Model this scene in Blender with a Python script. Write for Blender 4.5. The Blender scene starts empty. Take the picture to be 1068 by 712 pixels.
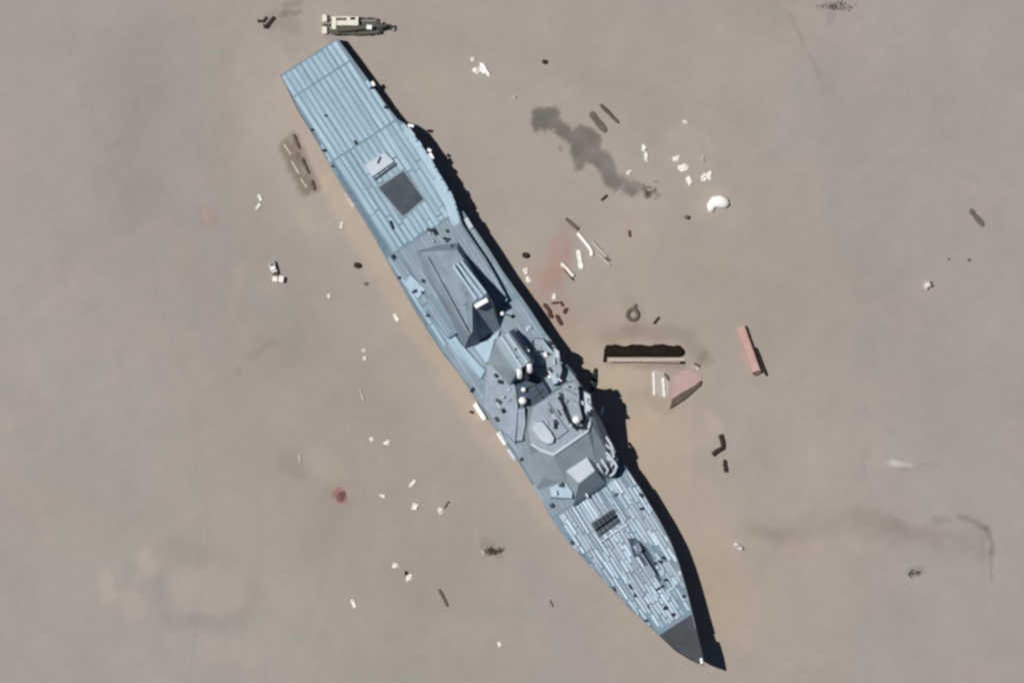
import bpy, bmesh, math, random
import numpy as np
from mathutils import Vector, Matrix
R = math.radians
rnd = random.Random(11)
sc = bpy.context.scene
col = sc.collection
M_PX = 0.2                                   # one photo pixel is 0.2 m of desert

# ------------------------------------------------------------------ materials
def mat(name, rgb, rough=0.85, var=0.12, scale=0.6, island=0.0, bump=0.0, dust=0.0, dust_rgb=(.34, .29, .25), metal=0.0, streak=None):
    m = bpy.data.materials.new(name); m.use_nodes = True
    nt = m.node_tree; N = nt.nodes; L = nt.links
    b = N['Principled BSDF']; b.inputs['Roughness'].default_value = rough; b.inputs['Metallic'].default_value = metal
    b.inputs['Specular IOR Level'].default_value = 0.25
    tc = N.new('ShaderNodeTexCoord')
    mp = N.new('ShaderNodeMapping'); L.new(tc.outputs['Object'], mp.inputs[0])
    if streak: mp.inputs['Scale'].default_value = streak
    n = N.new('ShaderNodeTexNoise'); n.inputs['Scale'].default_value = scale; n.inputs['Detail'].default_value = 6; n.inputs['Roughness'].default_value = .65
    L.new(mp.outputs[0], n.inputs['Vector'])
    mr = N.new('ShaderNodeMapRange'); mr.inputs[1].default_value = .25; mr.inputs[2].default_value = .75
    mr.inputs[3].default_value = 1 - var; mr.inputs[4].default_value = 1 + var; L.new(n.outputs[0], mr.inputs[0])
    fac = mr.outputs[0]
    if island:
        g = N.new('ShaderNodeNewGeometry')
        m2 = N.new('ShaderNodeMapRange'); m2.inputs[3].default_value = 1 - island; m2.inputs[4].default_value = 1 + island
        L.new(g.outputs['Random Per Island'], m2.inputs[0])
        mu = N.new('ShaderNodeMath'); mu.operation = 'MULTIPLY'; L.new(fac, mu.inputs[0]); L.new(m2.outputs[0], mu.inputs[1]); fac = mu.outputs[0]
    vm = N.new('ShaderNodeVectorMath'); vm.operation = 'SCALE'; vm.inputs[0].default_value = rgb; L.new(fac, vm.inputs['Scale'])
    c = vm.outputs[0]
    if dust:
        n2 = N.new('ShaderNodeTexNoise'); n2.inputs['Scale'].default_value = .23; n2.inputs['Detail'].default_value = 8; n2.inputs['Roughness'].default_value = .7
        L.new(tc.outputs['Object'], n2.inputs['Vector'])
        r2 = N.new('ShaderNodeMapRange'); r2.inputs[1].default_value = .45; r2.inputs[2].default_value = .75; r2.inputs[4].default_value = dust
        L.new(n2.outputs[0], r2.inputs[0])
        mx = N.new('ShaderNodeMix'); mx.data_type = 'RGBA'; L.new(r2.outputs[0], mx.inputs[0]); L.new(c, mx.inputs[6]); mx.inputs[7].default_value = (*dust_rgb, 1)
        c = mx.outputs[2]
    L.new(c, b.inputs['Base Color'])
    if bump:
        bp = N.new('ShaderNodeBump'); bp.inputs['Strength'].default_value = bump; bp.inputs['Distance'].default_value = .15
        L.new(n.outputs[0], bp.inputs['Height']); L.new(bp.outputs[0], b.inputs['Normal'])
    return m

M = {}
M['hull']   = mat('hull_paint', (.17, .21, .25), .7, .2, .5, dust=.5, streak=(1, 1, .3))
M['deck']   = mat('deck_steel', (.155, .235, .30), .85, .22, .8, dust=.25, streak=(.25, 1, 1))
M['plank']  = mat('deck_plank_pale_blue', (.305, .43, .52), .8, .3, .9, island=.1, dust=.4, dust_rgb=(.24, .31, .36), streak=(.07, 1.6, 1))
M['plank_mid'] = mat('deck_plank_grey_blue', (.225, .29, .345), .8, .24, .7, island=.09, dust=.3, dust_rgb=(.27, .29, .30), streak=(.25, 1, 1))
M['plank_bow'] = mat('deck_plank_weathered', (.385, .48, .565), .8, .28, .9, island=.3, dust=.25, dust_rgb=(.26, .29, .32), streak=(.3, 1, 1))
M['slate']  = mat('dark_slate_plate', (.052, .068, .088), .8, .2, .7, dust=.12)
M['bow']    = mat('bare_dark_bow_plate', (.046, .054, .064), .75, .25, .3, dust=.3, dust_rgb=(.07, .066, .055))
M['wall']   = mat('superstructure_paint', (.25, .315, .365), .75, .14, .35, dust=.3, dust_rgb=(.27, .29, .28))
M['roof']   = mat('superstructure_roof', (.27, .325, .39), .8, .16, .5, dust=.3, dust_rgb=(.22, .26, .29))
M['pale']   = mat('pale_panel_paint', (.46, .52, .60), .7, .1, .6, dust=.2, dust_rgb=(.36, .42, .45))
M['pale_blue'] = mat('pale_blue_panel', (.36, .48, .58), .75, .12, .5, dust=.2, dust_rgb=(.36, .42, .45))
M['hangar'] = mat('hangar_roof_grey', (.20, .258, .312), .8, .28, .7, dust=.3, dust_rgb=(.19, .24, .28), streak=(.3, 1, 1))
M['white']  = mat('white_paint', (.78, .79, .80), .6, .08, 1.2)
M['black']  = mat('black_opening_and_shade', (.012, .018, .026), .8, .2, 1)
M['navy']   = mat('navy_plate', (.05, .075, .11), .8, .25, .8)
M['scrap_white'] = mat('white_scrap', (.74, .71, .66), .8, .12, 1.5, bump=.2)
M['scrap_bright'] = mat('bright_white_sheeting', (.84, .83, .82), .6, .05, 1.2, bump=.2)
M['scrap_pale'] = mat('pale_dusty_scrap', (.45, .41, .36), .9, .15, 1.5, bump=.2)
M['scrap_and_shade'] = mat('dark_scrap_and_shade', (.035, .028, .022), .9, .3, 1.5, bump=.3)
M['scrap_grey'] = mat('grey_dusty_scrap', (.12, .105, .09), .9, .25, 1.2, bump=.3)
M['rust']   = mat('rusty_steel', (.085, .042, .03), .9, .35, 1.4, bump=.3)
M['brown']  = mat('weathered_brown_steel', (.105, .08, .062), .9, .3, .9, bump=.3)
M['pink']   = mat('faded_pink_paint', (.45, .29, .265), .85, .14, .5, dust=.5, dust_rgb=(.42, .34, .30))
M['pinkpad'] = mat('pinkish_sheet', (.40, .285, .27), .95, .12, .6, dust=.35)
M['mud']    = mat('red_earth', (.16, .085, .075), .95, .25, .8, bump=.4)
M['stackdark'] = mat('dark_tarpaulin', (.010, .006, .004), .9, .5, .8, bump=.3)
M['cream']  = mat('cream_paint', (.64, .62, .53), .55, .08, 1.2)
M['olive']  = mat('olive_steel', (.075, .078, .062), .7, .3, 1.2)
M['olive_pale'] = mat('pale_olive_steel', (.24, .235, .20), .7, .2, 1.2)
M['rubber'] = mat('tyre_rubber', (.02, .02, .02), .9, .2, 2)
M['glass']  = mat('dark_glass', (.02, .025, .03), .15, .05, 2)
M['straw']  = mat('dry_scrub', (.085, .07, .052), .95, .3, 3)

# ------------------------------------------------------------------ ground
def P(px, py): return ((px - 534) * M_PX, (356 - py) * M_PX)

def seg_dist(X, Y, x1, y1, x2, y2):
    dx, dy = x2 - x1, y2 - y1; l2 = dx*dx + dy*dy + 1e-9
    t = np.clip(((X - x1)*dx + (Y - y1)*dy) / l2, 0, 1)
    return np.hypot(X - x1 - t*dx, Y - y1 - t*dy)

# stains, disturbed soil and painted relief shading: (polyline in survey pixels, radius, softness, strength, tint)
DK = (.50, .50, .50); BR = (.50, .44, .40); PK = (1.02, .905, .90); RD = (.80, .38, .36); LT = (1.22, 1.19, 1.15); WM = (1.2, 1.125, 1.03); GY = (.72, .72, .74); WH = (1.75, 1.8, 1.85)
BLOT = [[(555,116),(559,112),(580,112),(584,117),(584,128),(586,137),(580,137.5),(578,134),(575,138),(572,134),(568,138.5),(564,134),(561,139),(556,136),(554,126)],
 [(580,120),(588,128),(596,133),(598,146),(594,151),(586,144),(578,138)],
 [(593,137),(600,134),(606,130),(617,133),(628,143),(626,154),(634,159),(640,167),(644,181),(653,190),(648,197),(642,200),(631,193),(626,180),(619,172),(611,169),(608,178),(600,178.5),(598,168),(595,160)],
 [(648,182),(656,188),(664,192),(668,200),(660,206),(650,200)], [(658,186),(664,189),(672,194),(676,204),(673,206),(669,199),(661,193)], [(681,196),(684,196),(688,204),(684,208)], [(583,153),(586,153),(587,156),(584,157)]]
def poly_sdf(X, Y, pts):
    d = np.full(X.shape, 1e9); inside = np.zeros(X.shape, bool)
    for (x1, y1), (x2, y2) in zip(pts, pts[1:] + pts[:1]):
        d = np.minimum(d, seg_dist(X, Y, x1, y1, x2, y2))
        c = ((y1 > Y) != (y2 > Y)) & (X < (x2 - x1)*(Y - y1)/((y2 - y1) or 1e-9) + x1); inside ^= c
    return np.where(inside, -d, d)
SOIL_TONES = [
 ([(545,118),(640,215)], 40, 40, .2, LT),
 ([(-60,-60),(-60,800)], 150, 190, .8, (.985, .998, 1.045)), ([(-100,780),(560,800)], 60, 190, .55, (.99, .995, 1.03)), ([(1130,-60),(1130,780)], 120, 260, .8, (.98, .988, 1.035)), ([(760,-60),(1100,-60)], 90, 190, .6, (.985, .99, 1.03)),
 ([(330,430),(420,560),(450,640)], 50, 100, .7, (.94, .935, .91)), ([(175,90),(170,200),(260,330)], 30, 80, .7, (.91, .91, .915)), ([(640,420),(720,600)], 40, 100, .7, (1.08, 1.04, .97)), ([(700,300),(640,400)], 40, 80, .6, (1.06, 1.03, .98)),
 ([(480,60),(700,80)], 30, 70, .3, (1.03, 1.02, .98)), ([(860,520),(900,430)], 24, 60, .6, (1.06, 1.05, 1.04)), ([(720,230),(960,360)], 16, 60, .5, (.95, .94, .93)), ([(90,300),(110,480)], 50, 90, .3, (1.04, 1.03, 1.02)),
 ([(598,238),(586,256),(574,283)], 6, 9, .6, PK), ([(584,256),(578,290)], 9, 9, .7, PK), ([(574,283),(552,300)], 9, 12, .5, PK), ([(592,262),(590,278)], 3, 5, .5, PK), ([(571,300),(585,330)], 10, 16, .5, PK), ([(556,320),(590,345)], 10, 16, .35, PK),
 ([(355,516),(356,519)], 3.5, 6, .7, RD), ([(355,517),(360,520)], 14, 14, .3, PK),
 ([(216,222),(216,230)], 5, 10, .6, PK), ([(214,222),(214,228)], 1.5, 4, .4, LT),
 ([(298,152),(308,174),(320,196)], 3.5, 8, .75, BR), ([(307,142),(329,196)], 1.5, 6, .6, BR),
 ([(296,15),(305,13)], 1.5, 3.5, .45, BR), ([(309,15),(313,12)], 1, 3, .45, BR), ([(298,6),(313,3)], 1.5, 4, .35, BR), ([(285,22),(305,25)], 5, 10, .2, BR),
 ([(345,37),(350,40)], 5, 5, .4, GY),  # grey tone on the sand at the stern corner
 ([(345,190),(372,240),(410,305),(455,370),(490,425)], 5, 13, .7, WM), ([(500,440),(540,495),(570,545)], 6, 12, .55, WM), ([(300,95),(340,180)], 8, 14, .3, WM),
 ([(270,70),(290,150),(330,215)], 16, 30, .42, LT), ([(340,260),(420,380),(470,440)], 22, 40, .2, WM),
 ([(440,80),(500,190),(560,270)], 14, 30, .22, WM), ([(680,470),(730,560),(760,660)], 16, 34, .3, WM), ([(620,390),(700,450)], 14, 30, .25, LT),
 ([(366,60),(377,80)], 5, 8, .4, PK), ([(364,203),(369,213)], 3, 6, .6, LT),
 ([(632,352),(672,345),(715,350),(733,376)], 2, 12, .28, BR), ([(640,390),(720,388)], 8, 12, .25, LT), ([(735,370),(729,378)], 1, 5, .3, BR), ([(636,380),(712,381)], 1.5, 4, .3, BR),
 ([(660,318),(662,340)], 4, 12, .18, BR), ([(690,388),(692,412)], 14, 10, .3, GY), ([(681,388),(682,412)], .8, 2.2, .7, LT), ([(692,386),(694,414)], .8, 2.2, .6, LT), 
 ([(785,549),(810,560),(840,564)], 2, 12, .16, BR), ([(810,553),(870,546),(930,550)], 3, 18, .13, BR), ([(895,534),(930,547),(975,560)], 2, 11, .17, BR), ([(930,556),(1000,566)], 5, 16, .15, BR),  # brown tones painting the shade of the low banks
 ([(800,572),(860,572)], 4, 10, .3, PK), ([(975,541),(990,542)], 2, 4, .3, DK), ([(1001,539),(1016,543),(1029,551)], 1.2, 3, .45, DK), ([(1029,551),(1035,566),(1035,575)], 1.5, 3, .5, DK), ([(1033,575),(1034,603)], .8, 2.5, .4, DK), ([(1000,552),(1025,570)], 9, 10, .15, GY),
 ([(948,597),(960,595)], 2, 5, .35, DK), ([(932,482),(950,485)], .8, 3.5, .45, WH), ([(925,482),(975,489)], .5, 5, .15, WH), ([(940,486),(975,487)], 2, 4, .2, DK),
 ([(903,425),(906,434)], 1.5, 4, .25, GY), ([(904,470),(896,500)], 2, 5, .15, GY),
 ([(825,16),(836,42),(846,60),(855,78)], .7, 2.4, .42, GY), ([(830,14),(845,55)], 3, 8, .2, LT), ([(858,80),(862,95)], 4, 9, .15, GY),
 ([(855,8),(866,3),(873,8),(886,8)], 1, 2.6, .5, DK), ([(868,10),(866,22)], 2, 5, .2, DK),
 ([(740,432),(746,446)], 2, 7, .4, LT), ([(765,455),(775,500)], 14, 20, .25, (1.12, 1.04, 1.06)),
 ([(780,345),(795,388)], 10, 14, .25, PK),
 ([(655,225),(656,243)], 2, 5, .5, PK),
 ([(620,260),(600,290)], 12, 10, .3, (1.05, 1.07, 1.12)), ([(595,232),(602,238)], 1.3, 3, .5, DK), ([(740,215),(765,225)], 10, 18, .3, LT),
 ([(712,155),(736,200)], 14, 20, .3, LT), ([(735,142),(741,158)], 1, 4, .3, LT),
 # tracks, then the old spoil ring with its relief shading painted in
 ([(60,0),(90,120),(150,260),(200,420),(210,560),(190,712)], .5, 2.2, 0.1, GY),
 ([(67,0),(97,119),(157,259),(207,420),(217,560),(197,712)], .5, 2.2, 0.1, GY),
 ([(800,712),(850,640),(930,600),(1068,580)], .5, 2.2, 0.12, LT),
 ([(808,712),(856,646),(934,607),(1068,587)], .5, 2.2, 0.12, LT),
 ([(420,0),(500,50),(620,80),(780,110),(900,160),(1068,190)], .5, 2.2, 0.1, GY),
 ([(420,7),(500,57),(620,87),(780,117),(900,167),(1068,197)], .5, 2.2, 0.1, GY),
 ([(300,712),(350,600),(380,500),(350,400),(290,290)], .5, 2.2, 0.14, LT),
 ([(307,712),(357,600),(387,500),(357,400),(297,292)], .5, 2.2, 0.14, LT),
 ([(740,500),(760,440),(730,420),(690,430),(650,410)], .5, 2.2, 0.14, GY),
 ([(745,505),(767,440),(733,413),(690,423),(652,403)], .5, 2.2, 0.14, GY),

 ([(137,594),(128,612)], 3, 8, .14, DK), ([(190,573),(203,578)], 6, 16, .13, DK), ([(168,600),(170,636)], 2, 12, .1, DK), ([(175,648),(205,650),(250,651)], 3, 12, .13, DK), ([(266,612),(262,635)], 3, 12, .08, DK),  # dark tones painting the ring's shaded ridges
 ([(152,583),(158,590)], 4, 11, .5, LT), ([(134,622),(140,634)], 5, 12, .5, LT), ([(112,598),(112,622)], 2, 9, .45, LT), ([(205,614),(235,618)], 12, 22, .4, LT), ([(215,680),(260,682)], 5, 12, .25, LT),  # light tones painting the ring's sunlit mounds
 ([(168,100),(160,150),(120,215),(100,250)], 22, 36, .20, (.84, .84, .87)), ([(165,130),(190,180)], 9, 20, .15, LT),
 ([(300,480),(308,490)], 6, 12, .3, GY), ([(335,480),(345,490)], 7, 14, .35, LT),
 ([(245,330),(256,352),(264,372)], 2, 5, .22, LT), ([(262,372),(272,364),(285,358)], 2, 5, .35, GY), ([(248,385),(250,390)], 2, 5, .3, GY), ([(250,280),(243,320)], 2, 7, .2, LT), ([(272,298),(292,303)], 2, 5, .25, LT),
 ([(376,462),(397,464),(398,482)], 1, 4, .2, LT), ([(300,620),(390,640)], 12, 30, .12, LT), ([(400,660),(540,672)], 10, 30, .18, LT),
 ([(506,566),(520,578)], 3, 6, .3, DK), ([(497,555),(498,568)], 1, 3, .35, LT), ([(452,508),(452,518)], 1, 3, .35, LT), ([(455,617),(458,622)], 1.4, 3, .3, LT),
 ([(640,700),(600,640),(560,590)], 10, 26, .18, (.95, .90, .93)), ([(390,470),(400,560),(430,640)], 30, 60, .12, (.95, .93, .86)),
]
# gentle relief: (px, py, rx, ry, height m)
RELIEF = [(150,610,30,30,.3),(218,615,42,26,.4),(215,652,60,10,-.25),(190,575,18,12,-.2),(820,562,40,10,-.3),(920,545,60,14,-.45),(930,575,80,12,.35),(1030,580,8,30,-.35),(1010,560,22,18,.25),
          (944,485,34,7,.35),(770,470,22,34,.3),(690,352,60,14,-.3),(640,205,40,22,-.25),(610,150,34,24,-.3),(160,150,60,80,-.5),(250,200,60,60,.4),(850,90,90,70,.5),(950,200,80,60,-.5),(880,400,90,60,.5),(700,640,50,60,.4),(420,640,90,50,.4),(80,400,80,90,.5),(130,30,90,30,.4),(560,40,60,30,.4),(840,680,90,26,-.4)]
def relief(X, Y):
    h = np.zeros_like(X)
    for a, b, rx, ry, hh in RELIEF:
        cx, cy = P(a, b); h += hh*np.exp(-((X-cx)/(rx*M_PX))**2 - ((Y-cy)/(ry*M_PX))**2)
    h += .05*np.sin(X*.31 + 1.3*np.sin(Y*.17)) * np.cos(Y*.27 + np.sin(X*.11)) + .025*np.sin(X*.9 + 2*np.sin(Y*.41))*np.cos(Y*.83)
    return h
def gz(px, py):
    x, y = P(px, py); return float(relief(np.array([x]), np.array([y]))[0])

def build_ground():
    fx = np.arange(-114, 114.01, .4); fy = np.arange(-80, 80.01, .4)
    out = np.array([120, 135, 160, 200, 270, 400, 650, 1100, 2000, 4000, 8000.])
    xs = np.concatenate([-out[::-1], fx, out]); ys = np.concatenate([-out[::-1], fy, out])
    X, Y = np.meshgrid(xs, ys); nx, ny = len(xs), len(ys)
    Z = relief(X, Y)
    PX = X/M_PX + 534; PY = 356 - Y/M_PX
    wob = 1.7*np.sin(PX*.16 + 2.1*np.sin(PY*.11)) + 1.3*np.cos(PY*.21 + 1.7*np.sin(PX*.13)) + .8*np.sin(PX*.53+PY*.37)
    C = np.ones((ny, nx, 3))
    for pts, r, s, k, tint in SOIL_TONES:
        D = np.full(X.shape, 1e9)
        for (a, b), (c, d) in zip(pts[:-1], pts[1:]): D = np.minimum(D, seg_dist(PX, PY, a, b, c, d))
        D = D + wob*min(1, (r + s)/14)
        t = np.clip(1 - (D - r)/s, 0, 1); t = t*t*(3 - 2*t)*k
        for i in range(3): C[:, :, i] *= (1 - t) + t*tint[i]
    D = np.full(X.shape, 1e9)
    for pts in BLOT: D = np.minimum(D, poly_sdf(PX, PY, pts))
    fray = .9*np.sin(PX*.9 + 2*np.sin(PY*.5)) + .9*np.cos(PY*1.1 + 2*np.sin(PX*.6))
    t = np.clip(.5 - (D + fray*.7)/5, 0, 1); t = t*t*(3 - 2*t)*np.clip(.92 - (PX - 560)/500 + .1*np.sin(PX*.17)*np.cos(PY*.2), .4, .95)
    for i, q in enumerate((.40, .415, .425)): C[:, :, i] *= 1 - t*(1 - q)
    V = np.stack([X.ravel(), Y.ravel(), Z.ravel()], 1).astype(np.float32)
    i = (np.arange(ny-1)[:, None]*nx + np.arange(nx-1)[None, :]).ravel()
    F = np.stack([i, i+1, i+1+nx, i+nx], 1).astype(np.int32)
    me = bpy.data.meshes.new('ground')
    me.vertices.add(len(V)); me.vertices.foreach_set('co', V.ravel())
    me.loops.add(F.size); me.loops.foreach_set('vertex_index', F.ravel())
    me.polygons.add(len(F)); me.polygons.foreach_set('loop_start', (np.arange(len(F))*4).astype(np.int32)); me.polygons.foreach_set('loop_total', np.full(len(F), 4, np.int32))
    me.polygons.foreach_set('use_smooth', np.ones(len(F), bool))
    at = me.color_attributes.new('soil', 'FLOAT_COLOR', 'POINT')
    at.data.foreach_set('color', np.concatenate([C.reshape(-1, 3), np.ones((nx*ny, 1))], 1).astype(np.float32).ravel())
    me.update(); me.validate()
    m = bpy.data.materials.new('desert_soil'); m.use_nodes = True
    nt = m.node_tree; N = nt.nodes; L = nt.links; b = N['Principled BSDF']
    b.inputs['Roughness'].default_value = .95; b.inputs['Specular IOR Level'].default_value = .1
    tc = N.new('ShaderNodeTexCoord')
    def noise(scale, detail, seed, rough=.5, dist=0):
        mp = N.new('ShaderNodeMapping'); mp.inputs['Location'].default_value = (seed*13.1, seed*7.7, 0); L.new(tc.outputs['Object'], mp.inputs[0])
        n = N.new('ShaderNodeTexNoise'); n.inputs['Scale'].default_value = scale; n.inputs['Detail'].default_value = detail; n.inputs['Roughness'].default_value = rough; n.inputs['Distortion'].default_value = dist
        L.new(mp.outputs[0], n.inputs['Vector']); return n.outputs[0]
    def mix(fac, a, c, mode='MIX'):
        x = N.new('ShaderNodeMix'); x.data_type = 'RGBA'; x.blend_type = mode; 
        if isinstance(fac, float): x.inputs[0].default_value = fac
        else: L.new(fac, x.inputs[0])
        for k, v in ((6, a), (7, c)):
            if isinstance(v, tuple): x.inputs[k].default_value = (*v, 1)
            else: L.new(v, x.inputs[k])
        return x.outputs[2]
    def ramp(v, lo, hi):
        r = N.new('ShaderNodeMapRange'); r.inputs[1].default_value = lo; r.inputs[2].default_value = hi; L.new(v, r.inputs[0]); return r.outputs[0]
    c = mix(ramp(noise(.016, 3, 1, .55, .6), .3, .7), GROUND_A, GROUND_B)            # yellowish loess / mauve grey clay
    c = mix(ramp(noise(.03, 4, 2, .6, .8), .5, .75), c, GROUND_C)
    c = mix(ramp(noise(.06, 5, 5, .6, .5), .3, .75), c, (.90, .90, .90), 'MULTIPLY')
    g = N.new('ShaderNodeMapRange'); g.inputs[1].default_value = .25; g.inputs[2].default_value = .75; g.inputs[3].default_value = .955; g.inputs[4].default_value = 1.045; L.new(noise(1.7, 6, 3, .75), g.inputs[0])
    g2 = N.new('ShaderNodeMapRange'); g2.inputs[1].default_value=.3; g2.inputs[2].default_value=.7; g2.inputs[3].default_value = .97; g2.inputs[4].default_value = 1.03; L.new(noise(.35, 6, 9, .7), g2.inputs[0])
    for q in (g, g2):
        v = N.new('ShaderNodeVectorMath'); v.operation = 'SCALE'; L.new(c, v.inputs[0]); L.new(q.outputs[0], v.inputs['Scale']); c = v.outputs[0]
    a = N.new('ShaderNodeAttribute'); a.attribute_name = 'soil'
    c = mix(1.0, c, a.outputs['Color'], 'MULTIPLY')
    L.new(c, b.inputs['Base Color'])
    bp = N.new('ShaderNodeBump'); bp.inputs['Strength'].default_value = .25; bp.inputs['Distance'].default_value = .08
    L.new(noise(1.1, 8, 4, .7), bp.inputs['Height']); L.new(bp.outputs[0], b.inputs['Normal'])
    me.materials.append(m)
    o = bpy.data.objects.new('ground', me); col.objects.link(o); o['kind'] = 'structure'
GROUND_A = (.314, .281, .249); GROUND_B = (.312, .282, .262); GROUND_C = (.334, .293, .260)
build_ground()

# ------------------------------------------------------------------ mesh helpers
class MB:
    def __init__(s): s.v = []; s.f = []
    def add(s, vs, fs):
        k = len(s.v); s.v += [tuple(v) for v in vs]; s.f += [tuple(i + k for i in f) for f in fs]; return s
    def prism(s, base, top):                       # matching rings of 3D points, closed top and bottom
        n = len(base)
        return s.add(list(base) + list(top), [(i, (i+1) % n, n + (i+1) % n, n + i) for i in range(n)] + [tuple(range(n-1, -1, -1)), tuple(range(n, 2*n))])
    def box(s, c, d, rz=0, rx=0, ry=0, taper=1.0):
        m = Matrix.Rotation(rz, 3, 'Z') @ Matrix.Rotation(ry, 3, 'Y') @ Matrix.Rotation(rx, 3, 'X')
        a, b, e = d[0]/2, d[1]/2, d[2]/2
        p = [(-a, -b, -e), (a, -b, -e), (a, b, -e), (-a, b, -e), (-a*taper, -b*taper, e), (a*taper, -b*taper, e), (a*taper, b*taper, e), (-a*taper, b*taper, e)]
        p = [m @ Vector(q) + Vector(c) for q in p]
        return s.add(p, [(3, 2, 1, 0), (4, 5, 6, 7), (0, 1, 5, 4), (1, 2, 6, 5), (2, 3, 7, 6), (3, 0, 4, 7)])
    def tube(s, pts, r, n=8):
        pts = [Vector(p) for p in pts]; rings = []
        rr = r if isinstance(r, (list, tuple)) else [r]*len(pts)
        for i, p in enumerate(pts):
            d = (pts[min(i+1, len(pts)-1)] - pts[max(i-1, 0)]).normalized()
            up = Vector((0, 0, 1)) if abs(d.z) < .95 else Vector((1, 0, 0))
            x = d.cross(up).normalized(); y = x.cross(d)
            rings.append([p + (x*math.cos(t) + y*math.sin(t))*rr[i] for t in [2*math.pi*k/n for k in range(n)]])
        vs = [v for g in rings for v in g]
        fs = [(i*n+k, i*n+(k+1) % n, (i+1)*n+(k+1) % n, (i+1)*n+k) for i in range(len(pts)-1) for k in range(n)]
        fs += [tuple(range(n-1, -1, -1)), tuple(range((len(pts)-1)*n, len(pts)*n))]
        return s.add(vs, fs)
    def ball(s, c, r, n=14, m=8):
        if not isinstance(r, (tuple, list)): r = (r, r, r)
        vs = [(c[0], c[1], c[2]+r[2])]
        for i in range(1, m):
            a = math.pi*i/m
            vs += [(c[0]+r[0]*math.sin(a)*math.cos(2*math.pi*k/n), c[1]+r[1]*math.sin(a)*math.sin(2*math.pi*k/n), c[2]+r[2]*math.cos(a)) for k in range(n)]
        vs.append((c[0], c[1], c[2]-r[2])); e = len(vs)-1
        fs = [(0, 1+k, 1+(k+1) % n) for k in range(n)] + [(e, e-n+(k+1) % n, e-n+k) for k in range(n)]
        fs += [(1+(i-1)*n+k, 1+i*n+k, 1+i*n+(k+1) % n, 1+(i-1)*n+(k+1) % n) for i in range(1, m-1) for k in range(n)]
        return s.add(vs, fs)
    def build(s, name, material, parent=None, smooth=False, bevel=0, loc=None, label=None):
        me = bpy.data.meshes.new(name); me.from_pydata(s.v, [], s.f); me.materials.append(material)
        bm = bmesh.new(); bm.from_mesh(me); bmesh.ops.recalc_face_normals(bm, faces=bm.faces)
        if bevel: bmesh.ops.bevel(bm, geom=list(bm.edges), offset=bevel, segments=2, affect='EDGES', profile=.6)
        bm.to_mesh(me); bm.free()
        if smooth: me.polygons.foreach_set('use_smooth', [True]*len(me.polygons))
        o = bpy.data.objects.new(name, me); col.objects.link(o)
        if parent: o.parent = parent
        if loc: o.location = loc
        if label: o['label'] = label
        return o
def tag(o, label, cat, group=None):
    o['label'] = label; o['category'] = cat
    if group: o['group'] = group
    return o
def thing(name, loc, rz, label, cat, group=None):
    o = bpy.data.objects.new(name, None); col.objects.link(o); o.location = loc; o.rotation_euler = (0, 0, rz)
    o.empty_display_size = .5
    return tag(o, label, cat, group)

# ------------------------------------------------------------------ the ship
SO = (322.5, 59.5); SF = (.5438, .8392)
def S(px, py):
    dx, dy = px - SO[0], py - SO[1]
    return ((dx*SF[0] + dy*SF[1])*M_PX, (dx*SF[1] - dy*SF[0])*M_PX)
def S3(px, py, z): return (*S(px, py), z)
def ring(pts, z): return [S3(x, y, z) for x, y in pts]
RIGHT = [(352,40),(371,66),(388,89),(406,114),(416,126),(426,131),(438,146),(452,166),(465,189),(474,203),(482,218),(490,231),(508,257),(525,284),(538,302),(555,326),(568,346),(580,362),(590,379),(603,398),(615,415),(624,433),(634,453),(643,474),(658,494),(669,511),(679,528),(687,541),(700,566),(708,588),(714,608),(718,623),(722,640),(727,660),(732,680),(734,693)]
LEFT = [(293,80),(311,117),(330,147),(347,178),(360,200),(373,219),(390,247),(401,267),(416,294),(431,321),(446,345),(462,369),(478,389),(491,408),(505,430),(519,450),(531,467),(541,482),(550,497),(561,515),(572,535),(582,551),(594,566),(609,583),(624,599),(643,620),(656,634),(671,647),(684,659),(704,678),(724,690),(734,693)]
RU = np.array([S(*p) for p in RIGHT]); LU = np.array([S(*p) for p in LEFT])
UEND = float(min(RU[-1, 0], LU[-1, 0]))
def vr(u): return float(np.interp(u, RU[:, 0], RU[:, 1]))
def vl(u): return float(np.interp(u, LU[:, 0], LU[:, 1]))
USTEP = 21.0
def zd(u):
    if u < USTEP: return 4.8
    return float(np.interp(u, [21, 60, 100, 125, 140, 151], [7.2, 7.2, 7.2, 7.5, 8.1, 9.2]))
ox, oy = P(*SO)
ship = thing('target_ship', (ox, oy, 0), math.atan2(-SF[1], SF[0]), 'long pale blue mock warship sitting on the open desert sand', 'ship')

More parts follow.
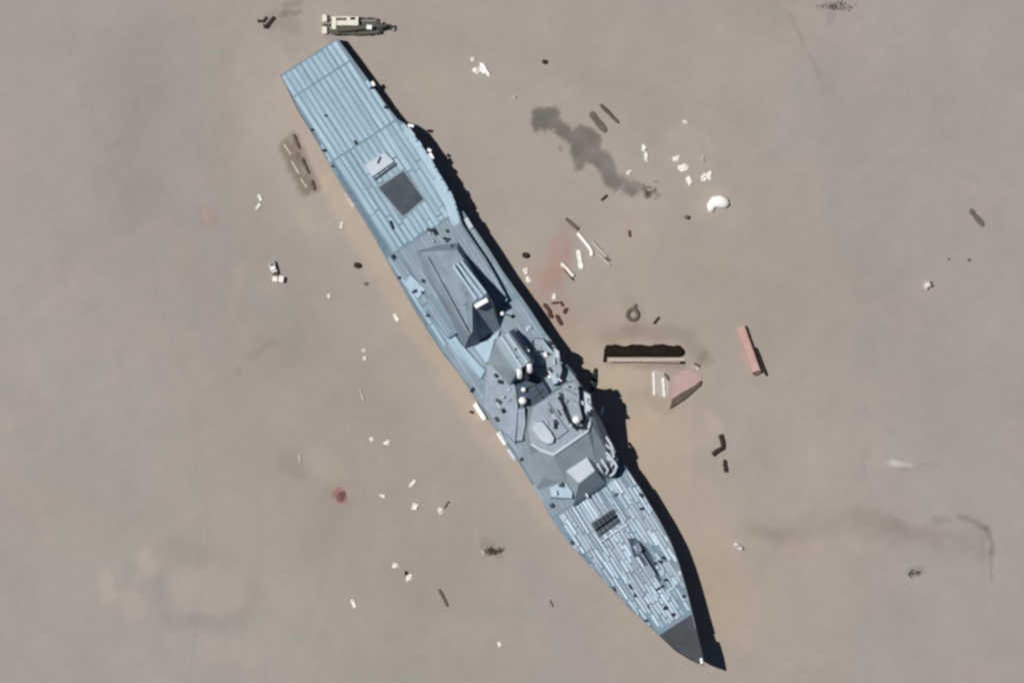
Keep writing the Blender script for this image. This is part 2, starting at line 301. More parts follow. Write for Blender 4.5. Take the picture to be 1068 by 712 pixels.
st = sorted(set([0.0] + [i*1.5 for i in range(1, 100)] + [USTEP-.02, USTEP+.02, UEND-.6, UEND-.02]))
st = [u for u in st if u <= UEND]
def build_hull():
    b = MB(); vs = []
    for u in st:
        l, r, z = vl(u), vr(u), zd(u); c = (l + r)/2
        f = float(np.interp(u, [0, 30, 100, 135, 151], [.94, .95, .92, .62, .25])); rake = float(np.interp(u, [120, 151], [0, 6]))
        vs += [(u - rake, c + (l-c)*f, -.6), (u, l, z - .03), (u, r, z - .03), (u - rake, c + (r-c)*f, -.6)]
    n = len(st); fs = []
    for i in range(n-1):
        a, c = i*4, (i+1)*4
        fs += [(a, c, c+1, a+1), (a+1, c+1, c+2, a+2), (a+2, c+2, c+3, a+3), (a+3, c+3, c, a)]
    fs += [(0, 1, 2, 3), ((n-1)*4+3, (n-1)*4+2, (n-1)*4+1, (n-1)*4)]
    b.add(vs, fs).build('hull', M['hull'], ship)
    b = MB()                                              # deck plating sheet, stepped
    for seg in ([u for u in st if u < USTEP], [u for u in st if USTEP < u <= 141.2], ):
        vs = []
        for u in seg: vs += [(u, vl(u)+.05, zd(u)), (u, vr(u)-.05, zd(u))]
        b.add(vs, [(i*2, i*2+2, i*2+3, i*2+1) for i in range(len(seg)-1)])
    b.build('deck', M['deck'], ship)
    b = MB(); seg = [140.2] + [u for u in st if u > 140.4]
    vs = []
    for u in seg: vs += [(u, vl(u)+.02, zd(u)+.006), (u, vr(u)-.02, zd(u)+.006)]
    b.add(vs, [(i*2, i*2+2, i*2+3, i*2+1) for i in range(len(seg)-1)]).build('foredeck_plate', M['bow'], ship, label='dark bare plate covering the pointed bow')
    # bulwark strakes along the edges
    def strake(u0, u1, side, h, t=.18, step=1.5, lean=0):
        b = MB(); us = list(np.arange(u0, u1, step)) + [u1]; vs = []
        for u in us:
            e = vr(u) if side > 0 else vl(u); z = zd(u)
            vs += [(u, e, z-.05), (u, e - side*t, z-.05), (u, e - side*t, z+h), (u, e, z+h)]
        fs = []
        for i in range(len(us)-1):
            for k in range(4): fs.append((i*4+k, i*4+(k+1) % 4, i*4+4+(k+1) % 4, i*4+4+k))
        fs += [(0, 1, 2, 3), tuple((len(us)-1)*4+k for k in (3, 2, 1, 0))]
        b.add(vs, fs); return b
    strake(0, 20, -1, .35).build('bulwark', M['hull'], ship)
    strake(3, 16, 1, .15).build('bulwark', M['hull'], ship)
    strake(66, 95, 1, .25).build('bulwark', M['wall'], ship)
    strake(24, 100, -1, .3).build('bulwark', M['hull'], ship)
    strake(112, 143.8, 1, .7).build('bulwark', M['hull'], ship)
    strake(116, 140, -1, .3).build('bulwark', M['hull'], ship)
    strake(145.4, UEND-.1, 1, 1.5).build('bulwark', M['bow'], ship)
    strake(144.2, UEND-.1, -1, .5).build('bulwark', M['bow'], ship)
build_hull()

def planks(name, material, u0, u1, zf, lf, rf, period=1.45, gap=.34, lmin=6, lmax=18, miss=.0, jz=.04, jv=.03, yaw=0, seed=1, skip=None, seams=()):
    r = random.Random(seed); b = MB()
    v = -12*period + .3
    while v < 12*period:
        w = period - gap*r.uniform(.5, 1.5); c = v + period/2
        u = u0
        while u < u1 - .4:
            e = min(u1, u + r.uniform(lmin, lmax))
            for s in seams:
                if u < s - .3 < e: e = s
            a, z = u + r.uniform(.02, .1), e - r.uniform(.02, .1)
            # trim to the deck outline
            ok = [x for x in np.arange(a, z + .01, .4) if lf(x) < c - w/2 + .06 and c + w/2 - .06 < rf(x)]
            if len(ok) > 2 and r.random() >= miss:
                a2, z2 = max(a, ok[0]), min(z, ok[-1]); mid = (a2+z2)/2
                if not (skip and skip(mid, c)):
                    h = .05 + r.uniform(0, jz); dv = r.uniform(-jv, jv); t = r.uniform(-yaw, yaw)
                    k = max(1, int((z2-a2)/5)); 
                    zc0, zc1 = zf(a2), zf(z2)
                    q = [(a2, c+dv-w/2 - t*(z2-a2)/2), (z2, c+dv-w/2 + t*(z2-a2)/2), (z2, c+dv+w/2 + t*(z2-a2)/2), (a2, c+dv+w/2 - t*(z2-a2)/2)]
                    zz = [zc0, zc1, zc1, zc0]
                    b.prism([(*p, z0+.004) for p, z0 in zip(q, zz)], [(*p, z0+h) for p, z0 in zip(q, zz)])
            u = e
        v += period
    return b.build(name, material, ship)
planks('deck_planking', M['plank'], .35, 20.95, zd, vl, vr, 1.28, .36, 40, 50, seams=(5.5,), seed=3)

# raised deck (one step up) between the flight deck and the midships gap
RD_R = [(425,132),(437,147),(451,167),(464,190),(473,204),(477.5,218),(482,234),(494,252),(506,269),(518,290),(530,313)]
rdr = np.array([S(*p) for p in RD_R])
def rr_(u): return min(float(np.interp(u, rdr[:, 0], rdr[:, 1])), vr(u)-.02)
def rl_(u): return vl(u) + float(np.interp(u, [23, 40, 55, 66], [.7, .9, 1.6, 2.6]))
ZR = 9.1
def build_raised():
    us = list(np.arange(21.05, 65.3, 1.0)); b = MB(); vs = []
    for u in us: vs += [(u, rl_(u), 7.1), (u, rl_(u)+.25, ZR), (u, rr_(u), ZR), (u, rr_(u), 7.1)]
    fs = []
    for i in range(len(us)-1):
        a, c = i*4, i*4+4
        fs += [(a, c, c+1, a+1), (a+1, c+1, c+2, a+2), (a+2, c+2, c+3, a+3)]
    fs += [(0, 1, 2, 3), tuple((len(us)-1)*4+k for k in (3, 2, 1, 0))]
    b.add(vs, fs).build('raised_deck', M['deck'], ship)
build_raised()
def inrect(quad):
    q = [S(*p) for p in quad]; us = [p[0] for p in q]; v_ = [p[1] for p in q]
    lo, hi, a, c = min(us)-.3, max(us)+.3, min(v_)-.3, max(v_)+.3
    return lambda u, v: lo < u < hi and a < v < c
VLS_A = [(421,179),(442,208),(420.5,226),(395,196)]
HATCH = [(401.5,158),(412,169),(388.5,186),(379,173)]
s1, s2 = inrect(VLS_A), inrect(HATCH)
planks('deck_planking', M['plank'], 21.2, 44, lambda u: ZR, rl_, rr_, 1.28, .36, 6, 14, seed=5, skip=None, jz=.04)
planks('deck_planking', M['plank_mid'], 44.2, 65, lambda u: ZR, rl_, rr_, .8, .16, 6, 14, seed=6, miss=.04, jz=.04)
planks('deck_planking', M['plank_mid'], 66, 108, zd, vl, vr, .9, .14, 8, 20, seed=7, miss=.03, jz=.04)
planks('deck_planking', M['plank_bow'], 108.5, 140.0, zd, vl, vr, .80, .27, 1.4, 7, seed=8, miss=.09, jz=.32, jv=.13, yaw=.024)
planks('deck_planking', M['plank_mid'], 46, 65, zd, lambda u: rr_(u)+.2, vr, .9, .15, 5, 12, seed=9, jz=.04)
planks('deck_planking', M['plank'], 44, 66, lambda u: 7.2, vl, lambda u: rl_(u)-.1, .8, .15, 5, 12, seed=10, jz=.04)

def poly(name, pts, z0, z1, material, parent=None, inset=None, bevel=0, label=None):
    """prism over survey-pixel points; inset = same number of top points"""
    return MB().prism(ring(pts, z0), ring(inset or pts, z1)).build(name, material, parent or ship, bevel=bevel, label=label)
def slab(p1, p2, w, z0, z1, b=None, z2=None):
    a, c = Vector(S(*p1)), Vector(S(*p2)); d = (c-a).normalized(); n = Vector((-d.y, d.x))*w/2
    z2 = z1 if z2 is None else z2
    q = [a-n, c-n, c+n, a+n]
    return (b or MB()).prism([(*p, z0) for p in q], [(*p, z) for p, z in zip(q, (z1, z2, z2, z1))])

# aft missile hatch field, hatch block
fr = poly('missile_hatch_panel', [(421,176),(445,208.5),(420,229),(391.5,195.5)], ZR, ZR+.16, M['plank_mid'])
poly('hatch_field', VLS_A, ZR+.1, ZR+.21, M['slate'], fr)
b = MB()
for i in range(1, 8):
    t = i/8; slab((421+(442-421)*t, 179+(208-179)*t), (395+(420.5-395)*t, 196+(226-196)*t), .06, ZR+.2, ZR+.245, b)
for i in range(1, 6):
    t = i/6; slab((421+(395-421)*t, 179+(196-179)*t), (442+(420.5-442)*t, 208+(226-208)*t), .06, ZR+.2, ZR+.24, b)
b.build('hatch_seam', M['slate'], fr)
hb = poly('hatch_block', HATCH, ZR, ZR+.9, M['pale'], inset=[(402,159.5),(411,169),(389,184.5),(381,173)])
slab((397,164), (394,171), .35, ZR+.88, ZR+1.25).build('lifting_lug', M['slate'], hb)
b = MB(); slab((414,171), (391,188), .5, ZR, ZR+.35, b); b.build('hatch_shadow_strip', M['slate'], ship)  # dark strip painting the shadow at the front of the hatch block

# pale right-hand plates
poly('deck_plate', [(427,133),(437,146.5),(450,167),(458,181),(452,186),(436,160),(421,139)], ZR+.02, ZR+.14, M['pale_blue'])
poly('deck_plate', [(458,182),(464,191),(472.5,205),(476.5,219),(480,233),(472,236),(464,214),(452,190)], ZR+.02, ZR+.13, M['pale_blue'])

# hangar: wedge roof climbing towards the bow
hbase = [(428,262),(484,364),(501,358),(522,343),(517,318),(478,248)]
hroof = [(440,263),(489.5,350),(493,346),(492.5,316),(508,306),(477,261)]
hz = [11.2, 16.6, 16.8, 17.8, 18.0, 12.6]
hang = MB().prism(ring(hbase, ZR-2.0), [S3(*p, z) for p, z in zip(hroof, hz)]).build('hangar', M['hangar'], ship)
b = MB()
for a, c, w in (((477,275),(503,310),.5), ((473,277),(497,312),.45), ((481,272),(507,306),.4)):
    slab(a, c, w, 11.4, 14.9, b, 18.4)
b.build('roof_rib', M['pale_blue'], hang)
slab((495.5,320), (508.5,312.5), .95, 16.6, 18.4).build('light_bar', M['white'], hang, bevel=.05)
slab((446,268), (489,347), .18, 11.0, 12.3, z2=17.5).build('roof_edge_beam', M['hangar'], hang)
b = MB()
for (x, y) in ((469,256),(474,264),(479,272),(462,248)):
    u, v = S(x, y); b.tube([(u, v, ZR), (u, v, 12.6)], .22, 8)
b.build('stanchion', M['hull'], ship)
b = MB(); u, v = S(524,327); b.tube([(u, v, 7), (u, v, 12)], .12); b.build('antenna_post', M['hull'], ship); MB().ball((u, v, 12.2), .45).build('radome', M['white'], ship, smooth=True)

# left-hand low casings
def casing(pts, h, material=None, z0=7.15, name='deck_casing'):
    c = [sum(p[0] for p in pts)/len(pts), sum(p[1] for p in pts)/len(pts)]
    return poly(name, pts, z0, z0+h, material or M['wall'], inset=[(p[0]+(c[0]-p[0])*.06, p[1]+(c[1]-p[1])*.06) for p in pts])
casing([(428,286),(444.5,302),(436.5,312.5),(421,297)], 2.4, M['pale_blue'])
casing([(437,313),(444.5,304),(482,360),(508,388),(503,397),(474,368)], .9, M['plank'])
casing([(507,379),(521,372),(538,402),(541,424),(538,463),(521,448),(503,424)], 1.4, M['roof'])
casing([(494,362),(501,357),(522,344),(512,376),(507,379)], .9, M['pale_blue'])
# funnel house with two white exhaust stacks
fb = [(515,354),(508,379),(530,404),(543,394),(559,378),(537,342)]
ft = [(519,352),(517,358),(534,385),(539,388),(553,376),(531,346)]
fun = MB().prism(ring(fb, 7.1), [S3(*p, z) for p, z in zip(ft, (15.0, 15.0, 16.6, 16.6, 16.6, 15.2))]).build('funnel_house', M['wall'], ship)
b = MB(); slab((523,351), (544,383), .55, 14.6, 15.8, b, 17.1); slab((529,348), (550,378), .5, 14.6, 15.9, b, 17.1); b.build('roof_rib', M['pale_blue'], fun)
for (x, y), h in (((542,392), 16.8), ((552.5,386), 16.2)):
    u, v = S(x, y); du, dv = S(x-.5, y-7)
    MB().tube([(u, v, 10), (u, v, h-1), (du, dv, h)], [.62, .62, .55], 16).build('exhaust_stack', M['white'], fun, smooth=True)
slab((545,384), (550,396), 1.0, 13, 15.2).build('exhaust_gap_shade', M['black'], fun)  # black slab painting the shade between the two stacks
poly('side_wall_panel', [(511,377),(516,360),(534,388),(529,401)], 7.2, 9.6, M['roof'], inset=[(513,377),(517,363),(533,387),(529,398)])
for x, y, z, r in ((546,406,10.5,.55),(545,417.5,11.4,.85),(601,437,18.2,.9),(612,464,12.6,.72)):
    u, v = S(x, y)
    MB().ball((u, v, z), (r, r, r*1.1)).build('radome', M['white'], ship, smooth=True)
    MB().tube([(u, v, 7.2 if z < 12 else z-1.8), (u, v, z-r*.5)], r*.5, 10).build('radome_pedestal', M['hull'], ship)
casing([(537,402),(545,398),(556,388),(566,396),(575,411),(568,419),(557,424),(549,418),(545,424),(539,416)], 2.2, M['navy'], name='shadow_casing')  # navy block added to paint the funnel house's shadow on the deck
b = MB(); slab((552,395), (566,417), .35, 9.3, 9.9, b); slab((548,404), (560,399), .3, 9.3, 10.1, b); slab((556,414), (566,406), .3, 9.3, 9.8, b); b.build('pipe_rack', M['slate'], ship)
# boat deck lumps on the right of midships
def lump_poly(pts, z1, material, name='boat_deck_locker', z0=7.2, t=.12):
    c = [sum(p[0] for p in pts)/len(pts), sum(p[1] for p in pts)/len(pts)]
    return poly(name, pts, z0, z1, material, inset=[(p[0]+(c[0]-p[0])*t, p[1]+(c[1]-p[1])*t) for p in pts])
lump_poly([(556,352),(566,352),(575,366),(577,374),(568,376)], 8.6, M['roof'])
lump_poly([(568,371),(578,367),(584,372),(587,386),(583,399),(577,401),(570,386)], 10.4, M['roof'])
lump_poly([(577,361),(583,366),(584,374),(579,374)], 11.3, M['pale'])
lump_poly([(572,390),(580,388),(583,399),(577,402)], 11.2, M['pale_blue'], t=.2)
slab((567,357), (586,379), .3, 9.5, 9.9).build('boat_boom', M['pale_blue'], ship)
slab((590,380), (600,392), .5, 7.2, 10.5).build('boat_davit', M['navy'], ship)
lump_poly([(531,345),(537,342),(553,366),(548,371)], 9.4, M['pale_blue'])

# bridge: faceted tower with sloping sides
bb = [(548,424),(541,452),(545,482),(559,510),(597,530),(634,506),(645,487),(638,462),(627,438),(606,400),(580,404)]
bm_ = [(553,428),(549,452),(553,474),(566,498),(591,503),(622,483),(632,469),(628,452),(620,434),(603,399),(582,407)]
bt = [(556,424),(551,444),(553,463),(563,470),(577,475),(613,450),(616,441),(616,425),(615,413),(601,397),(581,407)]
br = MB().prism(ring(bb, 7.0), ring(bm_, 11.2)).build('bridge', M['wall'], ship)
MB().prism(ring(bm_, 11.19), ring(bt, 16.0)).build('bridge_upper', M['wall'], br)
poly('roof_rail', [(553,463),(563,470),(577,475),(613,450),(616,441),(614,440),(611,448.5),(577,471.5),(564.5,467.5),(555,461)], 15.9, 16.45, M['pale'], br)
poly('roof_sheet', [(557,426),(553,444),(555,460),(577,471),(610,448),(613,440),(613,425),(612,414),(600,400),(582,409)], 15.98, 16.1, M['roof'], br)
poly('roof_casing', [(553,446),(558,438),(566,437.5),(575,449),(579,456),(577,462.5),(571.5,464),(562,459)], 16.0, 17.4, M['pale'], br, inset=[(555,446),(559,440),(565.5,439.5),(574,450),(577.5,456.5),(576,461),(571,462.5),(563,458)])
poly('roof_casing', [(562,424),(571,419),(592,449),(581,457),(570,440)], 16.0, 16.7, M['roof'], br)
MB().tube([S3(x, y, 16.25) for x, y in ((583,413),(586,417),(592,429),(597,442),(602,446.5),(608,444.5),(611,438),(609,427),(607,412),(607,404))], .5, 8).build('mast_shade_tube', M['black'], br)  # black tube drawing the dark U, partly the mast house's shadow
poly('mast_shade_skirt', [(583,411),(588,411),(596,430),(600,443),(608,443),(610,432),(606,405),(612,406),(614,433),(611,446),(602,449),(594,443),(586,425)], 16.0, 16.5, M['black'], br)  # black base rim, its right arm painted as mast house shadow
poly('mast_house', [(584,402),(590,398),(601,395),(605,406),(606,423),(609,437),(604,443),(597,441),(592,428),(586,413)], 16.0, 18.3, M['roof'], br, inset=[(586,403),(591,400),(600,398),(603,407),(604,424),(607,436),(603,441),(598,439),(594,428),(588,412)])
poly('signal_locker', [(608,406),(616,411),(617,424),(613,437),(609,430)], 16.0, 17.0, M['pale'], br, inset=[(609,408),(615,412),(616,424),(613,434),(610,429)])
b = MB(); slab((588,405), (600,411), .3, 18.2, 18.9, b); slab((589,415), (603,419), .25, 18.2, 18.8, b); slab((599,396),(603,403), .8, 18.2, 19.6, b); b.build('mast_yard', M['hull'], br)
poly('bridge_front_house', [(590,492),(578,507),(597,529.5),(633,505.5),(630,482),(612,475)], 7.2, 13.2, M['wall'], br, inset=[(591,490),(590.5,491),(603,503.5),(604,503.5),(620.5,490.5),(612,476)])
poly('front_house_roof', [(590.5,490.5),(603.5,503),(620,490),(612,476.5)], 13.2, 13.32, M['pale'], br)
poly('lit_corner_facet', [(571,507),(589,499.5),(599,513),(597,520.5),(574,519)], 7.2, 11.0, M['pale_blue'], br, inset=[(573,508),(588,501),(597,513),(596,519),(575,517.5)])  # paler colour paints the sunlight on this bridge corner
slab((598,526), (630,505), .35, 7.2, 8.3).build('breakwater', M['navy'], ship)
slab((574,525), (576,528), .8, 7.2, 8.2).build('deck_vent', M['navy'], ship)
b = MB(); slab((611,514), (613,518), .5, 7.2, 9.2, b); b.build('deck_vent', M['pale'], ship)
poly('side_platform', [(540,425),(548,424),(549,441),(545,461),(538,461)], 7.2, 10.8, M['roof'], inset=[(541,426),(547,425.5),(548,441),(544.5,459),(539,459)])
slab((627,432), (629,424), .5, 7.2, 10.5).build('boat_davit', M['white'], ship)
# bent pale frames heaped on the bridge wing
for pts in ([(627,458),(632,464),(638,468),(640,476),(635,480)], [(630,470),(635,474),(640,481),(637,486)], [(620,478),(624,485),(629,493)], [(625,476),(630,483),(634,489),(632,494)], [(640,480),(643,486),(640,493),(636,496)], [(632,455),(637,463),(641,472)], [(617,476),(620,484),(624,494)]):
    MB().tube([S3(x, y, 10.6 + .35*math.sin(i*1.7)) for i, (x, y) in enumerate(pts)], .30, 8).build('bent_frame', M['pale'], ship, smooth=True)
poly('bridge_wing', [(618,478),(628,455),(640,464),(646,485),(638,497),(628,497)], 7.2, 9.5, M['navy'])

# forward missile hatches, gun, breakwater bar
zf = 7.45
ff = poly('missile_hatch_panel', [(614,545),(639,528),(653,542),(625,563)], zf-.1, zf+.15, M['plank_mid'])
poly('hatch_field', [(616.5,545.5),(639,530),(650,541.5),(625,560)], zf+.1, zf+.25, M['slate'], ff)
b = MB(); slab((621,552.5), (644,536.5), .34, zf+.2, zf+.36, b)
for i in range(1, 6): slab((616.5+22.5*i/6, 545.5-15.5*i/6), (625+25*i/6, 560-18.5*i/6), .12, zf+.2, zf+.31, b)
for i in (1, 3): slab((616.5+8.5*i/4, 545.5+14.5*i/4), (639+11*i/4, 530+11.5*i/4), .1, zf+.2, zf+.3, b); b.build('hatch_seam', M['plank_mid'], ff)
slab((626,564.5), (655,545.5), .32, zf, zf+.6).build('spray_bar', M['pale'], ship, label='pale bar across the deck ahead of the forward hatches')
slab((640,516.5),(644,514), .35, 7.3, 8.0).build('deck_vent', M['navy'], ship)
poly('gun_dark_patch', [(654,561),(661,560),(673,570),(682,585),(689,603),(687,613),(678,605),(668,592),(660,577)], zf+.22, zf+.36, M['navy'], label='dark oval patch under the gun')  # raised dark patch running forward under the gun
gx = [(661,562),(667,563),(671,572),(669,578),(664,575)]
gun = poly('gun_turret', gx, zf+.3, zf+2.2, M['hull'], inset=[(663,565),(666,566),(669,572),(667.5,575.5),(665,573)])
u, v = S(668,575); u2, v2 = S(683,598); MB().tube([(u, v, zf+1.4), (u2, v2, zf+1.7)], [.22, .14], 10).build('gun_barrel', M['wall'], gun)
for pts in ([(670,590),(676,588),(684,600),(678,604)], [(656,580),(660,577),(668,590),(664,594)]):
    lump_poly(pts, zf+.7, M['plank_mid'], 'deck_plate', z0=zf+.25, t=.1)
# small dark openings, vents and bollards seen as dark dots on the deck
for x, y, l, w, a, zz in [(388,92,3.5,3,0,4.8),(403,112,4,3,20,4.8),(371,149,5,2.5,60,None),(340,121,3,2,0,4.8),(334,160,4,3,0,None),(322,138,3,2.5,0,4.8),(347,174,3,2,0,None),(454,242,8,4,60,ZR),(409,235,10,2.5,70,ZR),(411,268,5,4,50,None),(414,291,4,3,0,None),(517.5,391.5,4.5,3.5,40,8.5),(522,398,6,4,20,8.5),(525,428,5,4,60,8.5),(490,408,6,3,-60,None),(544.5,478.5,4,4,0,None),(694,633,4.5,4.5,0,None),(702,640,4,4,30,None),(713,621,4,3,0,None),(671,648,4,3,0,None),(669,516,6,4,30,None),(669,530,4,3,0,None),(694,604,4,3,0,None),(688,585,5,3,30,None),(692,581,4,3,30,None),(683,587,3,3,0,None),(657,611,6,2.5,60,None),(662,620,5,2,60,None),(676,632,4,2,60,None),(688,612,10,2,-30,None),(638,615,5,3,50,None),(595,566,4,3,50,None)]:
    u, v = S(x, y); v = max(vl(u)+.45, min(vr(u)-.4, v)); z = zz if zz else (zd(u) if not (21.1 < u < 65 and rl_(u) < v < rr_(u)) else ZR)
    MB().box((u, v, z+.28), (l*M_PX, w*M_PX, .56), R(-a) + math.atan2(SF[1], SF[0]), taper=.85).build('deck_vent', M['black'], ship)
# pale loose plates on the deck
for x, y, l, w, a in [(700,613,9,2.5,-30),(697,618,8,2.5,60),(690,596,5,5,10),(704,628,12,3,57),(686,580,9,3,57),(652,600,8,3,57),(632,580,10,3,57),(684,622,8,3,60)]:
    u, v = S(x, y)
    MB().box((u, v, zd(u)+.42), (l*M_PX, w*M_PX, .12), R(-a) + math.atan2(SF[1], SF[0]), rx=R(rnd.uniform(-8, 8))).build('loose_plate', M['pale_blue'], ship)
for x, y, l, w, a in [(395,84,5,3,60),(431,130,6,3,10),(450,163,7,3,60),(448,157,4,3,30)]:
    u, v = S(x, y); v = min(v, vr(u)+.35)
    MB().box((u, v, zd(u)+(1.75 if u > 23 else .1)), (l*M_PX, w*M_PX, .25), R(-a) + math.atan2(SF[1], SF[0])).build('side_fitting', M['white'], ship)
slab((486,228), (492,238), .8, 7.2, 8.0).build('side_fitting', M['pale'], ship)
slab((730.5,685), (731.5,691), .5, 9.0, 10.9).build('stem_glint', M['white'], ship)  # white slab painting the sun glint on the bow stem
# small fittings crowding the superstructure and midships deck
fr_ = random.Random(23); nf = 0
for (x0, y0, x1, y1, z, n, mm) in ((583,400,603,424,18.25,6,('slate','pale','wall')), (561,425,583,452,16.5,8,('slate','roof','pale','black')), (590,432,612,452,16.05,6,('slate','pale')), (556,350,582,385,8.5,9,('slate','pale','navy','roof')), (568,366,584,396,10.4,7,('pale','slate','white')), (508,384,536,440,8.5,9,('slate','roof','pale')), (604,408,616,432,17,5,('pale','slate')), (444,240,470,254,9.2,6,('slate','navy','pale')), (461,290,474,306,12.9,4,('slate','wall')), (478,306,490,322,15.3,4,('slate','wall','pale')), (430,290,446,306,9.4,3,('slate','navy')), (440,318,452,330,8.0,3,('slate',)), (537,362,552,378,15.9,5,('slate','white')), (536,340,562,362,7.2,5,('pale','navy')), (618,455,640,492,9.5,8,('white','black','pale','slate')), (575,503,596,520,10.9,3,('pale','slate'))):
    for i in range(n):
        x, y = fr_.uniform(x0, x1), fr_.uniform(y0, y1); u, v = S(x, y); v = max(vl(u)+.7, min(vr(u)-.7, v)); l, wd, hh = fr_.uniform(.4, 1.5), fr_.uniform(.25, .7), fr_.uniform(.3, .9)
        b = MB(); b.box((u, v, z+hh/2-.1), (l, wd, hh+.2), fr_.choice((0, 0, 1.57, .4, -.5)), taper=.8); b.box((u, v, z+hh+.03), (l*.5, wd*.5, .12), 0)
        b.build('deck_fitting', M[fr_.choice(mm)], ship)
for px, py, hh, ln in ((436,143,1.0,1.4),(444,155,.8,2.2),(455,171,1.5,1.1),(461,181,.9,2.4),(469,194,1.4,1.3),(475,208,1.0,1.8),(477,216,1.3,.8)):
    u, v = S(px, py); v = rr_(u) - .35
    MB().box((u, v, ZR+hh/2), (ln, .5, hh), fr_.uniform(-.15, .15), taper=.8).build('shadow_edge_box', M['pale_blue'], ship)  # boxes added to make the hull's cast shadow edge uneven
# guard rails
def rail(name, us, edge, zfun):
    b = MB(); top = []
    for u in us:
        p = (u, edge(u), zfun(u)); b.tube([p, (p[0], p[1], p[2]+1.05)], .03, 5); top.append((p[0], p[1], p[2]+1.05))
    b.tube(top, .025, 5); b.tube([(p[0], p[1], p[2]-.5) for p in top], .02, 5); b.build(name, M['pale'], ship)
rail('guard_rail', np.arange(67, 80, 2.0), lambda u: vr(u)-.35, zd)
rail('guard_rail', np.arange(24, 62, 2.0), lambda u: vl(u)+.3, zd)
rail('guard_rail', np.arange(112, 139, 2.0), lambda u: vl(u)+.35, zd)

# ------------------------------------------------------------------ mobile crane at the stern
def crane():
    cx, cy = P(369, 28)
    t = thing('mobile_crane', (cx, cy, gz(369, 28)), 0, 'cream white mobile crane with dark olive boom parked off the stern', 'crane')
    def q(px, py): return ((px-369)*M_PX, (28-py)*M_PX)
    def bx(name, x0, y0, x1, y1, z0, z1, m, parent=t, bevel=.05):
        a, c = q(x0, y0), q(x1, y1)
        return MB().box(((a[0]+c[0])/2, (a[1]+c[1])/2, (z0+z1)/2), (abs(c[0]-a[0]), abs(c[1]-a[1]), z1-z0)).build(name, m, parent, bevel=bevel)
    bx('chassis', 345, 19.5, 394, 36, .7, 1.25, M['olive'])
    cab = bx('cab', 346, 17.5, 351, 31, 1.25, 3.0, M['cream'], bevel=.15)
    bx('window', 345.8, 19, 346.4, 29, 2.1, 2.8, M['glass'], cab, 0)
    up = bx('upper_body', 351.2, 17.5, 374, 27, 1.26, 2.7, M['cream'], bevel=.12)
    bx('engine_grille', 350.5, 19, 361.5, 21.8, 2.6, 2.76, M['olive'], up, .02); bx('engine_grille', 365.5, 18.3, 370.5, 21.2, 2.6, 2.78, M['black'], up, .02)
    pts = [(351,31),(360,30.5),(372,29.5),(384,28),(394,26)]
    bo = MB()
    for (a, c), w in zip(zip(pts[:-1], pts[1:]), (1.0, .9, .8, .7)):
        A, C = q(*a), q(*c); d = math.atan2(C[1]-A[1], C[0]-A[0]); l = math.hypot(C[0]-A[0], C[1]-A[1])
        bo.box(((A[0]+C[0])/2, (A[1]+C[1])/2, 2.9), (l+.1, w, w), d)
    bo.build('boom', M['olive'], t)
    e = MB()
    for a, c, w in (((352,33.5),(372,35),.8), ((372,35),(396,33),.8), ((366,32.5),(385,31.5),.45)):
        A, C = q(*a), q(*c); d = math.atan2(C[1]-A[1], C[0]-A[0]); l = math.hypot(C[0]-A[0], C[1]-A[1])
        e.box(((A[0]+C[0])/2, (A[1]+C[1])/2, 1.5), (l+.1, w, .5), d)
    e.build('side_frame', M['olive'], t)
    bx('deck_plate', 372, 29.5, 384, 33, 1.3, 1.42, M['olive_pale'], t, .02); bx('deck_plate', 352, 27.5, 360, 31, 1.3, 1.5, M['olive_pale'], t, .02); bx('winch_box', 382.5, 26.5, 388, 31, 1.3, 3.5, M['white'], t, .06); bx('side_rail', 374, 21, 392, 22.5, 1.26, 1.45, M['olive_pale'], t, .02)
    hd = MB(); hd.tube([(*q(392,27), 2.6), (*q(396,23), 2.2)], .35); hd.tube([(*q(393,28), 2.8), (*q(403,27), 2.8)], [.7, .35]); hd.tube([(*q(396,31), 2), (*q(401,26), 2.4)], .3)
    hd.build('boom_head', M['olive'], t)
    MB().tube([(*q(402,26.5), 2.7), (*q(407,26), 2.6), (*q(408.5,29), 2.0), (*q(407.5,32), 1.6)], [.15, .2, .25, .15]).build('hook', M['olive'], t)
    for y in (20, 32.5):
        o = bx('outrigger', 344, y-1, 340, y+1, .6, .95, M['olive']); bx('foot_pad', 336.2, y-4.5, 341, y+3, 0.0, 1.2, M['cream'], o, .1)
    bx('outrigger_beam', 336, 25, 344, 27.2, .6, 1.1, M['olive'])
    for x in (352, 359, 377, 386):
        for y in (19.5, 36):
            a = q(x, y); MB().tube([(a[0], a[1]-.2, .6), (a[0], a[1]+.2, .6)], .6, 18).build('wheel', M['rubber'], t)
crane()

